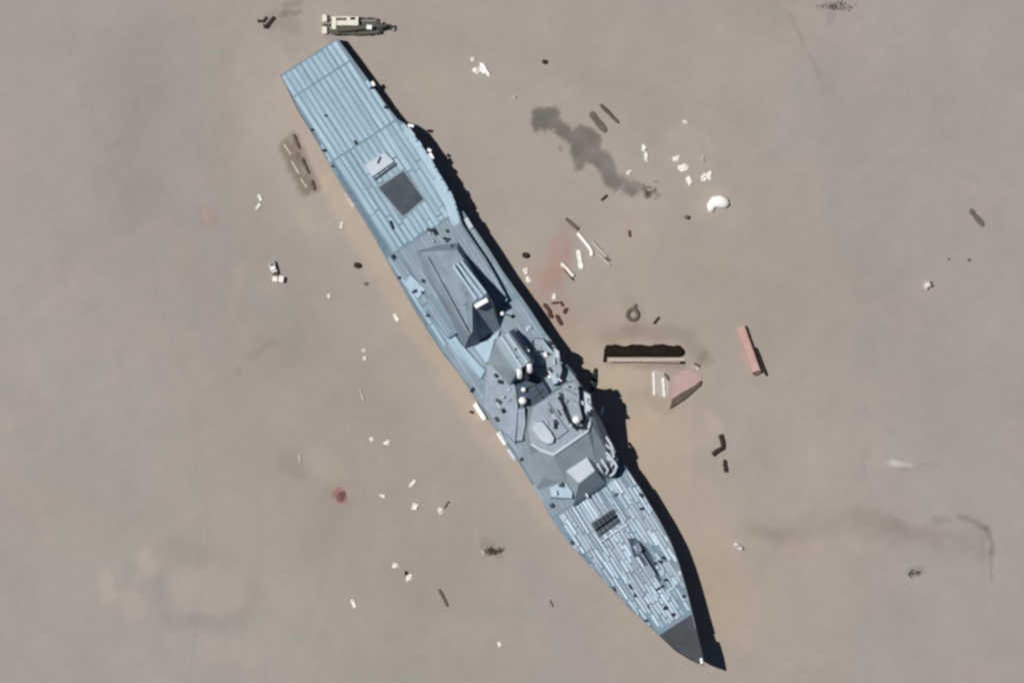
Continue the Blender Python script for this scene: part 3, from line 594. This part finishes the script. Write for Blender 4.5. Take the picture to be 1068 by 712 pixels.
# ------------------------------------------------------------------ loose things on the sand
def lump(name, px, py, w, h, ang, hgt, m, label, cat, group=None, seed=0, rough=.42):
    r = random.Random(seed*77 + int(px*3 + py)); bm = bmesh.new(); bmesh.ops.create_icosphere(bm, subdivisions=2, radius=1)
    for v in bm.verts:
        k = 1 + r.uniform(-rough, rough)
        x, y = v.co.x, v.co.y
        v.co = Vector((x*w*M_PX/2*k, y*h*M_PX/2*k, max(-.08, v.co.z*hgt*k)))
    me = bpy.data.meshes.new(name); bm.to_mesh(me); bm.free(); me.materials.append(m)
    o = bpy.data.objects.new(name, me); col.objects.link(o); o.location = (*P(px, py), gz(px, py)); o.rotation_euler = (0, 0, R(-ang))
    return tag(o, label, cat, group)
def sheet(name, px, py, l, w, ang, tilt, m, label, cat, group=None, lift=.25, seed=0):
    """bent sheet of metal: a thick strip with kinks; l along ang"""
    r = random.Random(seed*31 + int(px + 7*py)); n = 7; b = MB(); top = []; L, W = l*M_PX, w*M_PX
    for i in range(n):
        x = -L/2 + L*i/(n-1); z = .12 + lift*abs(math.sin(i*1.3 + r.random())); ww = W/2*(1 + r.uniform(-.22, .12))*(.75 if i in (0, n-1) else 1)
        top += [(x, -ww + r.uniform(-.05, .05), z), (x + r.uniform(-.08, .08), ww, z + tilt*W)]
    vs = top + [(a, c, z-.07) for a, c, z in top]; k = len(top)
    fs = []
    for i in range(n-1):
        a = i*2; fs += [(a, a+2, a+3, a+1), (k+a+1, k+a+3, k+a+2, k+a), (a, k+a, k+a+2, a+2), (a+1, a+3, k+a+3, k+a+1)]
    fs += [(0, 1, k+1, k), (k-2, 2*k-2, 2*k-1, k-1)]
    o = b.add(vs, fs).build(name, m); o.location = (*P(px, py), gz(px, py)); o.rotation_euler = (0, 0, R(-ang)); return tag(o, label, cat, group)
def beam(name, p1, p2, w, hgt, m, label, cat, group=None):
    """steel I-beam lying on the sand"""
    a, c = Vector(P(*p1)), Vector(P(*p2)); L = (c-a).length; W = w*M_PX*.86; b = MB()
    r = random.Random(int(p1[0]*13 + p2[1]*7)); n = 7; ys = [0]
    for i in range(n-1): ys.append(ys[-1] + r.uniform(-.09, .09)*min(1, W))
    for zlo, zhi, ww in ((0, .12, 1), (.12, hgt-.1, .55), (hgt-.1, hgt, .95)):
        vs = []; fs = []
        for i in range(n):
            x = -L/2 + L*i/(n-1) + r.uniform(-.04, .04); k = W/2*ww*r.uniform(.72, 1.12)*(.6 if i in (0, n-1) else 1); dz = r.uniform(-.05, .08)
            vs += [(x, ys[i]-k, zlo), (x, ys[i]+k, zlo), (x, ys[i]+k*.9, zhi+dz), (x, ys[i]-k*.9, zhi+dz)]
        fs = [(i*4+k, i*4+(k+1) % 4, i*4+4+(k+1) % 4, i*4+4+k) for i in range(n-1) for k in range(4)] + [(3, 2, 1, 0), tuple((n-1)*4+k for k in range(4))]
        b.add(vs, fs)
    mid = ((p1[0]+p2[0])/2, (p1[1]+p2[1])/2)
    o = b.build(name, m); o.location = (*((a+c)/2), gz(*mid)-.02); o.rotation_euler = (0, 0, math.atan2(c.y-a.y, c.x-a.x)); return tag(o, label, cat, group)
def pipe(name, pts, r, m, label, cat, group=None, z=None):
    x0, y0 = P(*pts[0]); g = gz(*pts[0])
    o = MB().tube([(P(*p)[0]-x0, P(*p)[1]-y0, r*.85 if z is None else z) for p in pts], r, 10).build(name, m, smooth=False); o.location = (x0, y0, g); return tag(o, label, cat, group)
def drum(name, px, py, r, h, m, label, cat, group=None, lid=None):
    b = MB(); rr = r*M_PX; prof = [(rr, 0), (rr, h*.32), (rr*1.05, h*.34), (rr, h*.37), (rr, h*.64), (rr*1.05, h*.66), (rr, h*.69), (rr, h), (rr*.93, h), (rr*.9, h*.96)]
    n = 18; vs = [(a*math.cos(2*math.pi*k/n), a*math.sin(2*math.pi*k/n), z) for a, z in prof for k in range(n)]
    fs = [(i*n+k, i*n+(k+1) % n, (i+1)*n+(k+1) % n, (i+1)*n+k) for i in range(len(prof)-1) for k in range(n)] + [tuple(range(n-1, -1, -1)), tuple(range((len(prof)-1)*n, len(prof)*n))]
    t = thing(name, (*P(px, py), gz(px, py)-.02), 0, label, cat, group)
    b.add(vs, fs).build('body', m, t)
    MB().tube([(rr*.45, 0, h*.95), (rr*.45, 0, h*1.02)], rr*.14, 10).build('bung', lid or m, t)
    return t
def vehicle(px, py, l, w, ang, h, label):
    t = thing('pickup_truck', (*P(px, py), gz(px, py)), R(-ang), label, 'truck', 'small white vehicles parked left of the ship')
    L, W = l*M_PX, w*M_PX
    MB().box((0, 0, h*.38), (L, W, h*.36)).build('body', M['white'], t, bevel=.06)
    c = MB().box((L*.08, 0, h*.72), (L*.42, W*.92, h*.42), taper=.82).build('cabin', M['white'], t, bevel=.05)
    MB().box((L*.25, 0, h*.76), (L*.07, W*.74, h*.28), ry=R(-20)).build('windscreen', M['glass'], c)
    MB().box((-L*.32, 0, h*.565), (L*.3, W*.78, .03)).build('load_bed', M['scrap_grey'], t)
    for sx in (-1, 1):
        for sy in (-1, 1): MB().tube([(sx*L*.31, sy*W*.42, h*.2), (sx*L*.31, sy*W*.5, h*.2)], h*.2, 14).build('wheel', M['rubber'], t)
    return t
vehicle(284.8, 279, 10, 6, 70, 2.0, 'white pickup truck parked end-on above two white boxes, left of the ship')
def crate(px, py, l, w, ang, h, m, label, group=None):
    t = thing('equipment_box', (*P(px, py), gz(px, py)), R(-ang), label, 'box', group)
    L, W = l*M_PX, w*M_PX
    MB().box((0, 0, h*.45), (L, W, h*.9)).build('body', m, t, bevel=.03); MB().box((0, 0, h*.95), (L*1.05, W*1.05, h*.1)).build('lid', m, t, bevel=.02)
    return t
crate(286.8, 291, 5, 5, 5, 1.1, M['scrap_white'], 'left white box of the pair just below the parked white pickup', 'pair of white boxes below the pickup')
crate(293.2, 291, 5, 6, 10, 1.6, M['scrap_white'], 'right white box of the pair just below the parked white pickup', 'pair of white boxes below the pickup')
beam('steel_girder', (286.5,272.5), (290,286), 2.4, .9, M['scrap_and_shade'], 'black beam painted as cast shadow along the right side of the white pickup', 'beam')  # dark beam standing in for the pickup's cast shadow
sheet('dark_scrap', 287, 286, 7, 2.5, 20, .1, M['scrap_grey'], 'short grey strip lying between the white pickup and the boxes', 'scrap')

W1 = 'white scraps scattered on the sand'
k = 0
for px, py, l, w, a, kind, label in [
 (271,206,7,3.2,65,'s','upper white strip of a small chevron left of the stern beams'),
 (269,215.5,7.5,3,-55,'s','lower white strip of a small chevron left of the stern beams'),
 (343.5,309,5,4,70,'l','small white bag with dark edge between pickup and hull'),
 (356,235,7,3,-80,'s','narrow white strip near the left hull, beside the aft hatch field'),
 (413,331,8,4,60,'s','white strip near the left hull, level with the hangar'),
 (380,365,4,4,0,'l','upper white bag of a vertical pair left of midships'),
 (380.5,373.5,4,4,0,'l','lower white bag of a vertical pair left of midships'),
 (387.5,458,5,4,20,'l','smaller left white bag of a pair left of the bridge'),
 (404,461.5,6,6.5,-55,'l','larger right white bag of a pair left of the bridge'),
 (399,517,7,4,15,'l','white v-shaped crumpled bag right of the red stain'),
 (430,504,9,3.5,-50,'s','slanting white strip above the biggest bag of the lower left group'),
 (433,528,7,8,60,'l','biggest bright white bag of the lower left group'),
 (459,532.5,5,6,0,'l','round white bag beside a thin dark stick'),
 (412.5,590,6,7,50,'l','white bag left of the one with a black patch'),
 (426.5,601.5,6,8,10,'l','white bag with a black pit at its upper left'),
 (368.5,629,9,3.5,65,'s','lone white strip at the lower left of the scattered bags'),
 (521.5,671,6,5,25,'l','lone white bag near the bottom edge below the ship'),
 (770,569.5,9,6,30,'l','white bag right of the bow shadow at the end of the dark bank'),
 (537,101.5,3,5,0,'l','tiny pale bag below the white heap at the top'),
 (714.5,127,6,4,20,'l','single white scrap above the white cluster at upper right'),
 (671.5,155,5,8,-10,'l','upper white scrap of the pair right of the dark stain'),
 (674,164,5,9,-10,'l','lower white scrap of the pair right of the dark stain'),
 (655.5,180,5,5,0,'l','small white scrap at the upper edge of the dark stain tail'),
 (705.5,165.5,7,7,45,'l','first and uppermost white scrap of the diagonal row at upper right'),
 (713,175,9,9,40,'l','middle and widest white scrap of the diagonal row at upper right'),
 (719,188,6,10,-20,'l','lowest white scrap of the diagonal row at upper right'),
 (733,165.5,3,7,0,'l','thin pale scrap above the double white scrap at upper right'),
 (734,184.5,6,8,0,'l','left lump of the double white scrap above the white tarpaulin'),
 (740,183,6,10,-10,'l','right lump of the double white scrap above the white tarpaulin'),
 (493,61.5,4.5,5,0,'l','small white scrap at the upper left of the white heap at top'),
 (497,74.5,7,6,20,'l','white scrap on the left flank of the white heap at top'),
 (548.5,282.5,5,7,20,'l','upper white bag of two beside the right hull near the red sand'),
 (551.5,291.5,6,7,-30,'l','lower white bag of two beside the right hull near the red sand'),
 (578,309.5,6,6,0,'l','bright white bag above the rusty scrap heap'),
 (968,297.5,9,9,0,'l','white bag with a black shadow alone at far right'),
 (504.5,576,5,4,0,'l','pale bag at the left end of dark brush below the ship'),
]:
    k += 1
    bright = M['scrap_white'] if 'pale' not in label else M['scrap_pale']
    if kind == 's': sheet('white_strip', px, py, l, w, a, .1, bright, label, 'strip', 'white strips scattered on the sand', seed=k)
    else: lump('white_bag', px, py, l, w, a, .45 if 'shadow' not in label else 1.5, bright, label, 'bag', W1, seed=k)
lump('white_sheeting', 505, 73, 15, 7, 48, .7, M['scrap_bright'], 'elongated bright white heap of sheeting at top above the dark stain', 'sheeting')
def arc_tarp():
    t = MB(); pts = [(741,221),(741.5,215),(745,211),(751,210),(756,212),(759,215)]
    x0, y0 = P(749, 214)
    t.tube([(P(*p)[0]-x0, P(*p)[1]-y0, .25) for p in pts], [.55, .95, 1.3, 1.45, 1.25, .65], 12)
    vs = [(x, y, max(-.1, z*.9)) for x, y, z in t.v]; t.v = vs
    o = t.build('white_tarpaulin', M['scrap_bright'], smooth=True); o.location = (x0, y0, gz(749, 214)); tag(o, 'large bright white crescent of crumpled tarpaulin at upper right', 'tarpaulin')
arc_tarp()

def bend_label_pipe(): pass
pipe('white_pipe', [(602.5,243),(609,251),(614,257),(617,262),(617,267)], .38, M['scrap_bright'], 'long curved white pipe at the right edge of the red sand', 'pipe')
sheet('white_strip', 604.5,270.5, 20, 5, 80, .05, M['scrap_white'], 'leaf-shaped upright white strip between curved pipe and red sand', 'strip', 'white strips scattered on the sand', seed=3)
pipe('white_pipe', [(585.5,274.5),(592,281),(598,288)], .42, M['scrap_white'], 'straight white pipe with a shade-dark beam beside it on the red sand', 'pipe')
beam('steel_girder', (587,279), (597.5,292), 1.8, .7, M['scrap_and_shade'], 'thin dark beam painted as shadow along the straight white pipe', 'beam')  # dark beam standing in for the pipe's own shadow
pipe('grey_pipe', [(618,252),(625,260),(633,268)], .32, M['scrap_pale'], 'upper dull pipe right of the curved white pipe', 'pipe'); pipe('grey_pipe', [(623,264),(630,270),(636,277)], .25, M['scrap_pale'], 'lower dull pipe below the curved white pipe', 'pipe')
beam('steel_girder', (630,268), (636,272), 2.6, .6, M['scrap_grey'], 'short grey beam at the lower end of the dull pipes', 'beam')
pipe('grey_pipe', [(590,228),(596,233),(603,239)], .32, M['scrap_grey'], 'grey pipe above the curved white pipe', 'pipe')
drum('oil_drum', 547.5, 266, 2.9, 1.3, M['scrap_and_shade'], 'dark round drum right of the hull beside the red sand', 'drum')
drum('oil_drum', 372, 276.5, 3.0, 1.3, M['scrap_and_shade'], 'dark brown drum left of the hull, level with the hangar', 'drum')
drum('oil_drum', 567.5, 64.5, 2.2, 1.0, M['scrap_and_shade'], 'lone black drum above the dark stain', 'drum')
drum('oil_drum', 716, 226.5, 2.2, 1.0, M['scrap_grey'], 'small dark drum below left of the white tarpaulin', 'drum')
drum('oil_drum', 491.5, 429.5, 1.6, .9, M['scrap_and_shade'], 'small black drum on sand beside the left hull near white panels', 'drum')
drum('oil_drum', 1010, 271, 1.2, .7, M['scrap_grey'], 'tiny dark drum at far right above the white bag', 'drum')
beam('steel_girder', (627,209), (633,203.5), 2.8, .6, M['scrap_and_shade'], 'short black beam below the dark stain tail', 'beam')
beam('steel_girder', (626,109), (645,128), 4.4, .7, M['brown'], 'upper brown beam lying at the top of the dark stain', 'beam', 'two brown beams by the dark stain')
beam('steel_girder', (616,117), (632,137), 8, .45, M['scrap_grey'], 'wider faded beam below the brown beam at the dark stain', 'beam', 'two brown beams by the dark stain')
for p1, p2, w, lb in [((306,140),(312.5,155),3.2,'uppermost dark brown beam in the row left of the stern'), ((315,165),(322,181),3.2,'middle dark brown beam in the row left of the stern'), ((325,188),(328,198),3.2,'lowest dark brown beam in the row left of the stern')]:
    beam('steel_girder', p1, p2, w, .6, M['brown'], lb, 'beam', 'row of dark brown beams left of the stern')
for p1, p2, w, lb in [((296,150),(303,162),2.6,'upper faded dusty beam beyond the dark brown row'), ((304,168),(312,182),2.6,'middle faded dusty beam beyond the dark brown row'), ((314,186),(320,196),2.6,'lower faded dusty beam beyond the dark brown row')]:
    beam('steel_girder', p1, p2, w, .22, M['scrap_pale'], lb, 'beam', 'faded beams left of the stern')
pipe('bent_pipe', [(268.5,22),(275,22.5),(278,18)], .32, M['scrap_and_shade'], 'dark bent pipe scrap at top left of the crane', 'pipe')
pipe('bent_pipe', [(286,18),(281,24),(278,28)], [.3,.4,.6][1], M['scrap_and_shade'], 'black slanting pipe beside the bent pipe at top left', 'pipe')
lump('scrap_heap', 278, 27.5, 6, 6, 0, .7, M['scrap_and_shade'], 'black lump at the foot of the slanting pipe at top left', 'scrap')
# rusty heap
heap = [((567,316.5),(574,326),4.5,'upper left rusty beam of the heap by the right hull'), ((572,325),(576,331),5,'middle rusty beam of the heap by the right hull'), ((580,328),(585,339),4.5,'lowest rusty beam of the heap by the right hull'), ((591,321),(588,327),4,'right rusty beam of the heap by the right hull'), ((584,314),(587,319),3,'small upper rusty beam of the heap by the right hull'), ((575,316),(582,315),2.4,'thin crosswise rusty beam of the heap by the right hull')]
for p1, p2, w, lb in heap: beam('rusty_girder', p1, p2, w, .7, M['rust'], lb, 'beam', 'rusty beams heaped by the right hull')
def tyre():
    px, py = 660, 328; b = MB(); n, m = 20, 8; vs = []
    for i in range(n):
        a = 2*math.pi*i/n
        for j in range(m):
            t = 2*math.pi*j/m; rr = 1.1 + .4*math.cos(t); vs.append((rr*math.cos(a), rr*math.sin(a), .3 + .35*math.sin(t)))
    fs = [(i*m+j, ((i+1) % n)*m+j, ((i+1) % n)*m+(j+1) % m, i*m+(j+1) % m) for i in range(n) for j in range(m)]
    o = b.add(vs, fs).build('earthmover_tyre', M['scrap_grey'], smooth=True); o.location = (*P(px, py), gz(px, py)); tag(o, 'dusty grey tyre ring above the long dark stack', 'tyre')
tyre()
pipe('grey_pipe', [(661,323),(663,317)], .35, M['scrap_grey'], 'short grey pipe sticking out from the dusty tyre', 'pipe')
beam('steel_girder', (681.5,337.5), (687,330), 2.6, .6, M['scrap_and_shade'], 'short dark beam right of the dusty tyre', 'beam')
# long covered stack
def stack():
    x0, y0 = P(671, 368)
    t = thing('covered_stack', (x0, y0, gz(671, 368)), 0, 'long dark brown tarpaulin-covered stack with pale lower edge right of the bridge', 'stack')
    r = random.Random(4); n = 26; vs = []; x = [(-39.5 + 81*i/(n-1))*M_PX for i in range(n)]
    for i, xx in enumerate(x):
        e = .55 if i in (n-1,) else 1; up = (8.3 + .7*math.sin(i*.8) + r.uniform(-.7, .7))*M_PX*e; lo = -4.5*M_PX*e; h = 1.0 + r.uniform(-.12, .12)
        vs += [(xx, up, 0), (xx, up-.25, h*.8), (xx, (up+lo)/2, h), (xx, lo+.2, h*.85), (xx, lo, 0)]
    fs = [(i*5+k, i*5+k+1, i*5+5+k+1, i*5+5+k) for i in range(n-1) for k in range(4)] + [(0, 1, 2, 3, 4), tuple((n-1)*5+k for k in (4, 3, 2, 1, 0))]
    MB().add(vs, fs).build('tarpaulin', M['stackdark'], t, smooth=True)
    b = MB()
    for i in range(12): b.box(((-35.5 + i*6.6+3.3)*M_PX, (-7.2 - .5*math.sin(i*.5))*M_PX, .2), (6.7*M_PX, 2.3*M_PX, .25), R(2*math.cos(i*.5)))
    b.build('side_board', M['scrap_pale'], t)
    b = MB(); b.tube([(-34*M_PX, -10*M_PX, .2), (-5*M_PX, -9.6*M_PX, .2), (41*M_PX, -11*M_PX, .25)], .12); b.build('ground_pipe', M['brown'], t)
    MB().box((-40.3*M_PX, -2*M_PX, .4), (2.2*M_PX, 15*M_PX, .8), R(-6)).build('end_frame', M['stackdark'], t); MB().box((40.5*M_PX, -10*M_PX, .3), (5*M_PX, 2.5*M_PX, .5)).build('end_frame', M['stackdark'], t)
stack()
# pink sheet with dark heap edge
def pad():
    pts = [(703,392),(711,385),(722,385),(733,391),(731,398),(720,407),(707,415),(699,417)]
    x0, y0 = P(715, 400); q = [(P(*p)[0]-x0, P(*p)[1]-y0) for p in pts]
    o = MB().prism([(x, y, -.1) for x, y in q], [(x*.94, y*.94, .16) for x, y in q]).build('pink_sheet', M['pinkpad']); o.location = (x0, y0, gz(715, 400)); tag(o, 'faded pinkish sheet lying below the long dark stack', 'sheet')
    pts = [(698,427),(701,416),(711,409),(724,402),(730,397),(733.5,397),(732,401),(725,407),(715,416),(706,422)]
    x0, y0 = P(715, 410); q = [(P(*p)[0]-x0, P(*p)[1]-y0) for p in pts]
    o = MB().prism([(x, y, -.1) for x, y in q], [(x*.9, y*.9, .7) for x, y in q]).build('brown_heap', M['brown'], bevel=.08); o.location = (x0, y0, gz(715, 410)); tag(o, 'tapering brown heap along the lower edge of the pink sheet', 'heap')
pad()
def pale_panel():
    pts = [(678,389),(684,385),(694,388),(699,400),(698,416),(688,414),(681,408)]
    x0, y0 = P(688, 401); q = [(P(*p)[0]-x0, P(*p)[1]-y0) for p in pts]
    o = MB().prism([(x, y, -.1) for x, y in q], [(x*.95, y*.95, .12) for x, y in q]).build('pale_panel', mat('pale_dusty_panel', (.38, .36, .33), .9, .15, .5, dust=.6)); o.location = (x0, y0, gz(688, 401)); tag(o, 'pale dusty panel lying left of the pink sheet, under two pale strips', 'panel')
pale_panel()
beam('steel_girder', (693,389), (697,396), 3.4, .4, M['scrap_grey'], 'grey beam at the left of the pink sheet', 'beam')
sheet('white_strip', 682, 400, 24, 2.6, 88, .05, M['scrap_white'], 'long pale upright strip left of the pink sheet', 'strip', 'pale strips left of the pink sheet', seed=8); sheet('white_strip', 692, 404, 20, 2.8, 86, .05, M['scrap_white'], 'shorter pale upright strip next to the pink sheet', 'strip', 'pale strips left of the pink sheet', seed=9)
sheet('white_strip', 726, 383, 8, 3, 35, .05, M['scrap_pale'], 'short pale strip above the right corner of the pink sheet', 'strip', seed=5)
beam('steel_girder', (724,379), (730,382), 3, .5, M['brown'], 'short brown beam at the right end of the long dark stack', 'beam')
# pink container
def container():
    a, c = P(772, 341), P(789, 389); L = math.hypot(c[0]-a[0], c[1]-a[1]); W = 1.75; H = 1.5
    t = thing('shipping_container', ((a[0]+c[0])/2, (a[1]+c[1])/2, gz(780, 366)), math.atan2(c[1]-a[1], c[0]-a[0]), 'faded pink corrugated container lying alone right of the long dark stack', 'container')
    b = MB(); b.box((0, W/2, H/2), (L, .12, H)); b.box((0, -W/2, H/2), (L, .12, H)); b.box((0, 0, .1), (L-.2, W-.14, .2)); b.box((-L/2, 0, H/2), (.12, W-.14, H)); b.build('body', M['pink'], t)
    for sg in (-1, 1):
        b = MB(); n = 22; W2 = sg*W/2; ring_ = []
        for i in range(n*2+1):
            x = -L/2 + L*i/(n*2); d_ = .13 if (i//1) % 2 else .062; ring_.append((x, W2 + sg*d_))
        vs = [(x, y, z) for x, y in ring_ for z in (.05, H*.95)] + [(x, W2 + sg*.061, z) for x, y in ring_ for z in (.05, H*.95)]; m_ = len(ring_)*2
        b.add(vs, [(i*2, i*2+2, i*2+3, i*2+1) for i in range(len(ring_)-1)] + [(i*2+1, i*2+3, m_+i*2+3, m_+i*2+1) for i in range(len(ring_)-1)])
        b.build('corrugation', M['pink'], t)
    MB().box((-.15, 0, H-.06), (L*.955, W*.88, .08), rx=R(4)).build('roof_panel', M['pink'], t); MB().box((L/2+.1, 0, H/2), (.1, W*.9, H*.9), R(4)).build('door', M['pink'], t)
container()
beam('steel_girder', (787.5,362), (799.5,391.5), 2.6, 1.0, M['scrap_and_shade'], 'long thin black beam painted as shadow along the right side of the pink container', 'beam')  # black beam standing in for the container's cast shadow
lump('scrap_heap', 791, 388, 4, 4, 0, .4, M['scrap_grey'], 'small grey lump at the lower end of the pink container', 'scrap')
pipe('bent_pipe', [(751.5,453),(754,462),(754,467),(748,470),(743,474)], .5, M['scrap_and_shade'], 'dark bent boomerang pipe right of the bow shadow', 'pipe')
beam('steel_girder', (755.5,479), (757.5,492), 5, .7, M['scrap_and_shade'], 'short black beam below the boomerang pipe', 'beam')
beam('steel_girder', (617.5,408), (621.5,384), 5, .9, M['black'], 'black beam painted as a spike of mast shadow on the sand beside the right hull near the bridge', 'beam')  # black beam laid in place of the mast's shadow on the sand
beam('steel_girder', (1012,218), (1025,236), 6.5, .4, M['scrap_grey'], 'grey beam lying alone near the right edge', 'beam')
drum('oil_drum', 989, 270, .9, .5, M['scrap_grey'], 'tiniest grey drum left of the other tiny drum at far right', 'drum')
beam('steel_girder', (457.5,614), (466,632), 3.6, .6, M['scrap_grey'], 'dark slanting beam below the ship at lower left', 'beam')
beam('steel_girder', (463,530), (468,522), 2, .4, M['scrap_grey'], 'thin dark stick beside the round white bag', 'beam')
beam('steel_girder', (573.5,625), (576,632), 1.8, .4, M['scrap_grey'], 'tiny dark stick below the bow half of the ship', 'beam')
lump('black_tyre', 423.5, 597.5, 4.5, 4.5, 0, .5, M['black'], 'black lump at the upper left of a white bag below the ship', 'tyre')
lump('scrap_heap', 382, 296, 5, 4, 0, .25, M['scrap_grey'], 'faint grey heap between the brown drum and the hull', 'scrap')
lump('earth_mound', 355.5, 517, 8, 11, 20, .35, M['mud'], 'small dark red mound of earth at lower left', 'mound')
sheet('white_strip', 377.5, 412, 13, 1.8, 72, .05, M['scrap_pale'], 'thin faint pale strip left of midships', 'strip', seed=2)
sheet('white_strip', 312.5, 478, 8, 2.5, 85, .05, M['scrap_pale'], 'faint pale strip at far left below the pickup', 'strip', seed=12)
beam('steel_girder', (656,240), (657,247), 2.6, .5, M['rust'], 'tiny reddish beam right of the dull pipes', 'beam')
for px, py, l, w, a, lb in [(503,427,20,5.5,58,'longest white panel leaning against the left hull by the bridge'), (526,455,15,4.5,58,'middle white panel leaning against the left hull by the bridge'), (536,471.5,13,4,55,'lowest pinkish white panel against the left hull by the bridge')]:
    # these stand against the hull side: footing on the sand, top edge above the deck edge
    x, y = P(px-1.5, py+1); L_ = l*M_PX
    t = MB(); t.box((0, 0, 3.7), (L_, .25, 7.4)); t.box((0, -.3, 7.3), (L_*.95, w*M_PX*.8, .18), rx=R(8))
    o = t.build('hull_panel', M['scrap_bright'] if px < 530 else M['pale']); o.location = (x, y, gz(px, py)); o.rotation_euler = (0, 0, R(-a)); tag(o, lb, 'panel', 'white panels leaning on the left hull')
sheet('white_strip', 365, 209, 16, 4, 60, .1, M['scrap_pale'], 'pale pinkish strip along the left hull beside the aft hatch field', 'strip', seed=4)
# dry brush
def brush(px, py, w, h, n, label, seed):
    r = random.Random(seed); b = MB()
    for i in range(n):
        x, y = r.gauss(0, w*M_PX*.28), r.gauss(0, h*M_PX*.28); a = r.uniform(0, 6.28); l = r.uniform(.3, .8); t = r.uniform(.2, .7)
        b.tube([(x, y, 0), (x + math.cos(a)*l*.5, y + math.sin(a)*l*.5, t*.8), (x + math.cos(a)*l, y + math.sin(a)*l, t)], [.07, .06, .02], 5)
    o = b.build('dry_bush', M['straw']); o.location = (*P(px, py), gz(px, py)); tag(o, label, 'bush')
brush(514, 574.5, 17, 6, 90, 'patch of dry dark brush on the sand below the ship', 1)
brush(870, 7, 26, 8, 46, 'thin dry brush at the top edge on the right', 2)
brush(952, 597, 13, 5, 30, 'sparse dry brush at lower right inside the banks', 3)
brush(676, 200, 8, 12, 40, 'dry brush at the end of the dark stain tail', 6)

# ------------------------------------------------------------------ light, sky, camera
EL = 65; SHX, SHY = .967, -.255                 # shadows fall towards +x, slightly -y
w = bpy.data.worlds.new('World'); sc.world = w; w.use_nodes = True
nt = w.node_tree; bg = nt.nodes['Background']; sky = nt.nodes.new('ShaderNodeTexSky'); sky.sky_type = 'NISHITA'; sky.sun_disc = False
sky.sun_elevation = R(EL); sky.sun_rotation = math.atan2(-SHX, -SHY); sky.altitude = 1000; sky.air_density = .6; sky.dust_density = .3
nt.links.new(sky.outputs[0], bg.inputs[0]); bg.inputs[1].default_value = .05
sl = bpy.data.lights.new('sun', 'SUN'); sl.energy = 5.0; sl.angle = R(.5); sl.color = (1, .955, .89)
so = bpy.data.objects.new('sun', sl); col.objects.link(so)
d = Vector((SHX*math.cos(R(EL)), SHY*math.cos(R(EL)), -math.sin(R(EL))))
so.rotation_euler = d.to_track_quat('-Z', 'Y').to_euler(); so.location = (-60, 20, 150)
cam = bpy.data.cameras.new('camera'); co = bpy.data.objects.new('camera', cam); col.objects.link(co); sc.camera = co
H = 4000.0; co.location = (0, 0, H); co.rotation_euler = (0, 0, 0)
cam.sensor_width = 36; cam.lens = 36*H/(1068*M_PX); cam.clip_start = 10; cam.clip_end = 30000
sc.view_settings.view_transform = 'Standard'; sc.view_settings.look = 'None'; sc.view_settings.gamma = 1; sc.view_settings.use_curve_mapping = False
sc.view_settings.exposure = -.22
sc.cycles.filter_width = 2.6
